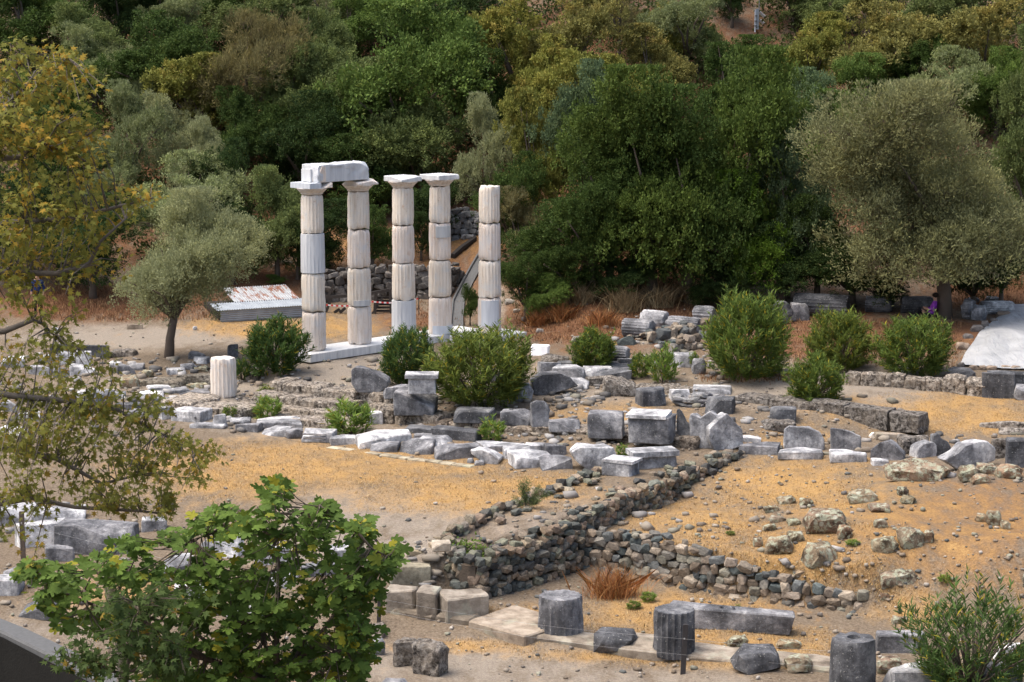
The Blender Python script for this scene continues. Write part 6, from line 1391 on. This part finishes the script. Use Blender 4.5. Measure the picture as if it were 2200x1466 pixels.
    m.build('limb', 'plane_bark', root, True); tw.build('twig', 'plane_bark', root)
    P_, D_, Nn, Gt = map(np.concatenate, (P_, D_, Nn, Gt)); n = len(P_); L = g.uniform(.06, .115, n); leaf_objects(root, P_, D_, Nn, L, L * g.uniform(.8, 1.05, n), np.stack([g.random(n), Gt, g.random(n)], 1), T_STAR, 'leaf_plane', 290, (.205, .215, .05))
plane_tree()
def fig_tree():
    g = np.random.default_rng(72); Y = 33.; b = PD(560, 1560, Y); b.z = h1(b.x, b.y); root = empty('fig_tree', b); tag(root, 'bright green fig tree with large lobed leaves, lower left foreground', 'tree')
    blobs = [(590,1055,26,30,2.2),(688,1085,22,26,2.2),(672,1110,40,26,.9),(765,1140,30,34,1.8),(835,1185,22,26,2.),(70,1225,26,22,2.),(500,1112,80,36,1.),(600,1150,100,45,.75),(415,1160,70,40,.8),(700,1220,85,65,.75),(300,1180,60,40,.5),(200,1230,90,45,.8),(105,1240,50,34,.7),(545,1225,110,50,.75),(390,1255,110,50,.65),(650,1320,105,60,.75),(770,1290,50,65,1.1),(500,1330,110,55,.85),(320,1330,110,60,.8),(190,1310,80,45,.8),(795,1225,42,50,1),(720,1400,80,60,1.1),(600,1420,60,40,.8),(440,1420,100,50,1),(830,1195,22,22,.7),(100,1275,50,25,.6),(560,1290,80,50,.6),(540,1440,90,40,.8),(700,1450,70,40,1),(780,1370,40,50,.9),(380,1450,80,40,.9)]
    cen = [PD(x, y, Y + g.uniform(-.9, .9)) - b for x, y, *_ in blobs]; fork = PD(590, 1470, Y) - b; mk = [PD(x, y, Y + dy) - b for x, y, dy in ((680, 1330, .2), (560, 1330, -.2), (420, 1360, .1), (300, 1330, -.3), (740, 1290, 0), (600, 1220, .2), (200, 1300, 0))]; m = MB().tube([Vector((0, 0, -.2)), fork * .5, fork], [.16, .13, .1], 8); m.build('trunk', 'pale_bark', root, True); m = MB(); limbs = []
    for k in mk: q = fork.lerp(k, .5) + Vector((0, 0, -.12)); limbs.append([fork, q, k]); m.tube([fork, q, k], [.06, .045, .03], 6)
    for c in cen: o = near(limbs, c); q = o.lerp(c, .5) + Vector((0, 0, -.08)); limbs.append([o, q, c]) if len(limbs) < 40 else None; m.tube([o, q, c], [.028, .02, .01], 5)
    P_, D_, Nn, Gt = [], [], [], []; tw = MB()
    for bx, by, rx, ry, w in blobs:
        for _ in range(int(rx * ry / 112. * w) + 3):
            a = g.uniform(0, 6.283); q = math.sqrt(g.random()); tip = PD(bx + rx * q * math.cos(a), by + ry * q * math.sin(a), Y + g.uniform(-1.3, 1.3)) - b; o = near(limbs, tip)
            if (tip - o).length > .9: o = tip.lerp(o, .9 / (tip - o).length)
            tw.tube([o, o.lerp(tip, .5) - Vector((0, 0, .04)), tip], [.011, .009, .006], 4); n = int(g.integers(4, 8)); ph = g.uniform(0, 6.283) + np.arange(n) * 2.4; out = np.stack([np.cos(ph), np.sin(ph), g.uniform(-.25, .55, n)], 1); st = np.array(list(tip)) - np.array([0, 0, 1]) * g.uniform(0, .14, (n, 1)); P_.append(st + unit(out) * g.uniform(.03, .09, (n, 1))); D_.append(unit(out)); Nn.append(unit(np.array([0, -.6, 1.]) + g.normal(0, .6, (n, 3)))); Gt.append(np.full(n, g.random()) * .6 + g.random(n) * .4)
    m.build('limb', 'bark', root, True); tw.build('twig', 'bark', root); P_, D_, Nn, Gt = map(np.concatenate, (P_, D_, Nn, Gt)); n = len(P_); L = g.uniform(.11, .24, n); leaf_objects(root, P_, D_, Nn, L, L * g.uniform(.85, 1.1, n), np.stack([g.random(n), Gt, g.random(n)], 1), T_FIG, 'leaf_fig', 295, (.095, .16, .036))
fig_tree()
def sapling():
    g = np.random.default_rng(73); Y = 31.; b = PD(255, 1640, Y); b.z = h1(b.x, b.y); root = empty('plane_sapling', b); tag(root, 'young plane sapling with green star shaped leaves below the fig, left', 'tree')
    blobs = [(250,1390,130,60,1.),(150,1425,70,40,1.),(330,1290,55,60,.7),(240,1300,70,50,.7),(360,1400,60,55,.9),(270,1450,140,40,1.),(420,1300,40,60,.5)]; top = PD(300, 1300, Y) - b; lower = PD(270, 1450, Y) - b; limbs = [[Vector((0, 0, -.2)), lower, top], [lower, PD(150, 1420, Y) - b], [lower, PD(380, 1390, Y) - b]]; m = MB()
    for l, r_ in zip(limbs, (.06, .03, .03)): m.tube(l, list(np.linspace(r_, .012, len(l))), 6)
    m.build('trunk', 'bark', root, True); P_, D_, Nn, Gt = [], [], [], []; tw = MB()
    for bx, by, rx, ry, w in blobs:
        for _ in range(int(rx * ry / 220. * w) + 2):
            a = g.uniform(0, 6.283); q = math.sqrt(g.random()); tip = PD(bx + rx * q * math.cos(a), by + ry * q * math.sin(a), Y + g.uniform(-.8, .8)) - b; o = near(limbs, tip); tw.tube([o, o.lerp(tip, .5) + Vector((0, 0, .05)), tip], [.01, .007, .003], 4); n = int(g.integers(7, 13)); t = g.uniform(.4, 1, n); off = unit(g.normal(0, 1, (n, 3))); P_.append(np.array([list(o.lerp(tip, float(x))) for x in t]) + off * .06); D_.append(unit(off + np.array([0, 0, -.2]))); Nn.append(unit(np.array([0, -.4, 1.]) + g.normal(0, .5, (n, 3)))); Gt.append(np.full(n, g.random() * .6))
    tw.build('twig', 'bark', root); P_, D_, Nn, Gt = map(np.concatenate, (P_, D_, Nn, Gt)); n = len(P_); L = g.uniform(.1, .18, n); leaf_objects(root, P_, D_, Nn, L, L, np.stack([g.random(n) * .6, Gt, g.random(n)], 1), T_STAR, 'leaf_plane', 200, (.09, .14, .045))
sapling()
def stump():
    b = PD(240, 1330, 34.); root = empty('dead_stump', Vector((b.x, b.y, h1(b.x, b.y)))); z0 = root.location.z
    tag(root, 'pale broken dead stem sticking out of the fig leaves', 'stump'); q = [PD(x, y, 34.) - root.location for x, y in ((262, 1400), (245, 1310), (236, 1262), (224, 1238))]
    MB().tube([Vector((q[0].x, 0, -.1))] + q, [.13, .1, .085, .1, .06], 8).build('stem', 'pale_bark', root, True); MB().tube([q[2], q[3] + Vector((.12, 0, .03)), q[3] + Vector((.17, 0, -.1))], [.06, .06, .02], 6).build('broken_knob', 'pale_bark', root, True)
stump()
# ------------------------------------------------------------------ undergrowth filling the wood floor (uncountable: stuff)
def undergrowth():
    g = np.random.default_rng(81); pos = []; C = []; x = g.uniform(-36, 36, 6500); y = g.uniform(84, 150, 6500); z = H(x, y); px, py = proj(x, y, z)
    y0 = np.interp(x, Y0X, Y0V); ok = (y > y0 + 4.5 + 3 * vn(x, y, .3, 4)) & (px > -250) & (px < 2450) & (py > -150) & ~((px > 1520) & (px < 1640) & (py > 30) & (py < 120)) & ~((px > 680) & (px < 1060) & (py > 450)) & ~((px > 1130) & (px < 1250) & (py > 480) & (py < 560))
    x, y, z = x[ok], y[ok], z[ok]; n = len(x); R = g.uniform(.5, 1.5, n); k = 70; d = unit(g.normal(0, 1, (n, k, 3))); d[..., 2] = np.abs(d[..., 2]); P_ = np.stack([x, y, z], 1)[:, None] + d * (R[:, None, None] * g.uniform(.6, 1.05, (n, k, 1))) * np.array([1, 1, 1.1]); P_ = P_.reshape(-1, 3); m = len(P_); tone = np.repeat(g.random(n), k)
    L = g.uniform(.12, .26, m); me = leafs('undergrowth', P_, unit(d.reshape(-1, 3) + g.normal(0, .7, (m, 3))), unit(g.normal(0, .6, (m, 3)) + np.array([0, 0, 1.])), L, L * .6, np.stack([g.random(m), tone, g.random(m)], 1), T_DIA); tag(link('undergrowth', me, 'leaf_plain', col=(.05, .068, .022)), 'low scrub covering the wood floor between the hillside trees', 'undergrowth', kind='stuff')
undergrowth()
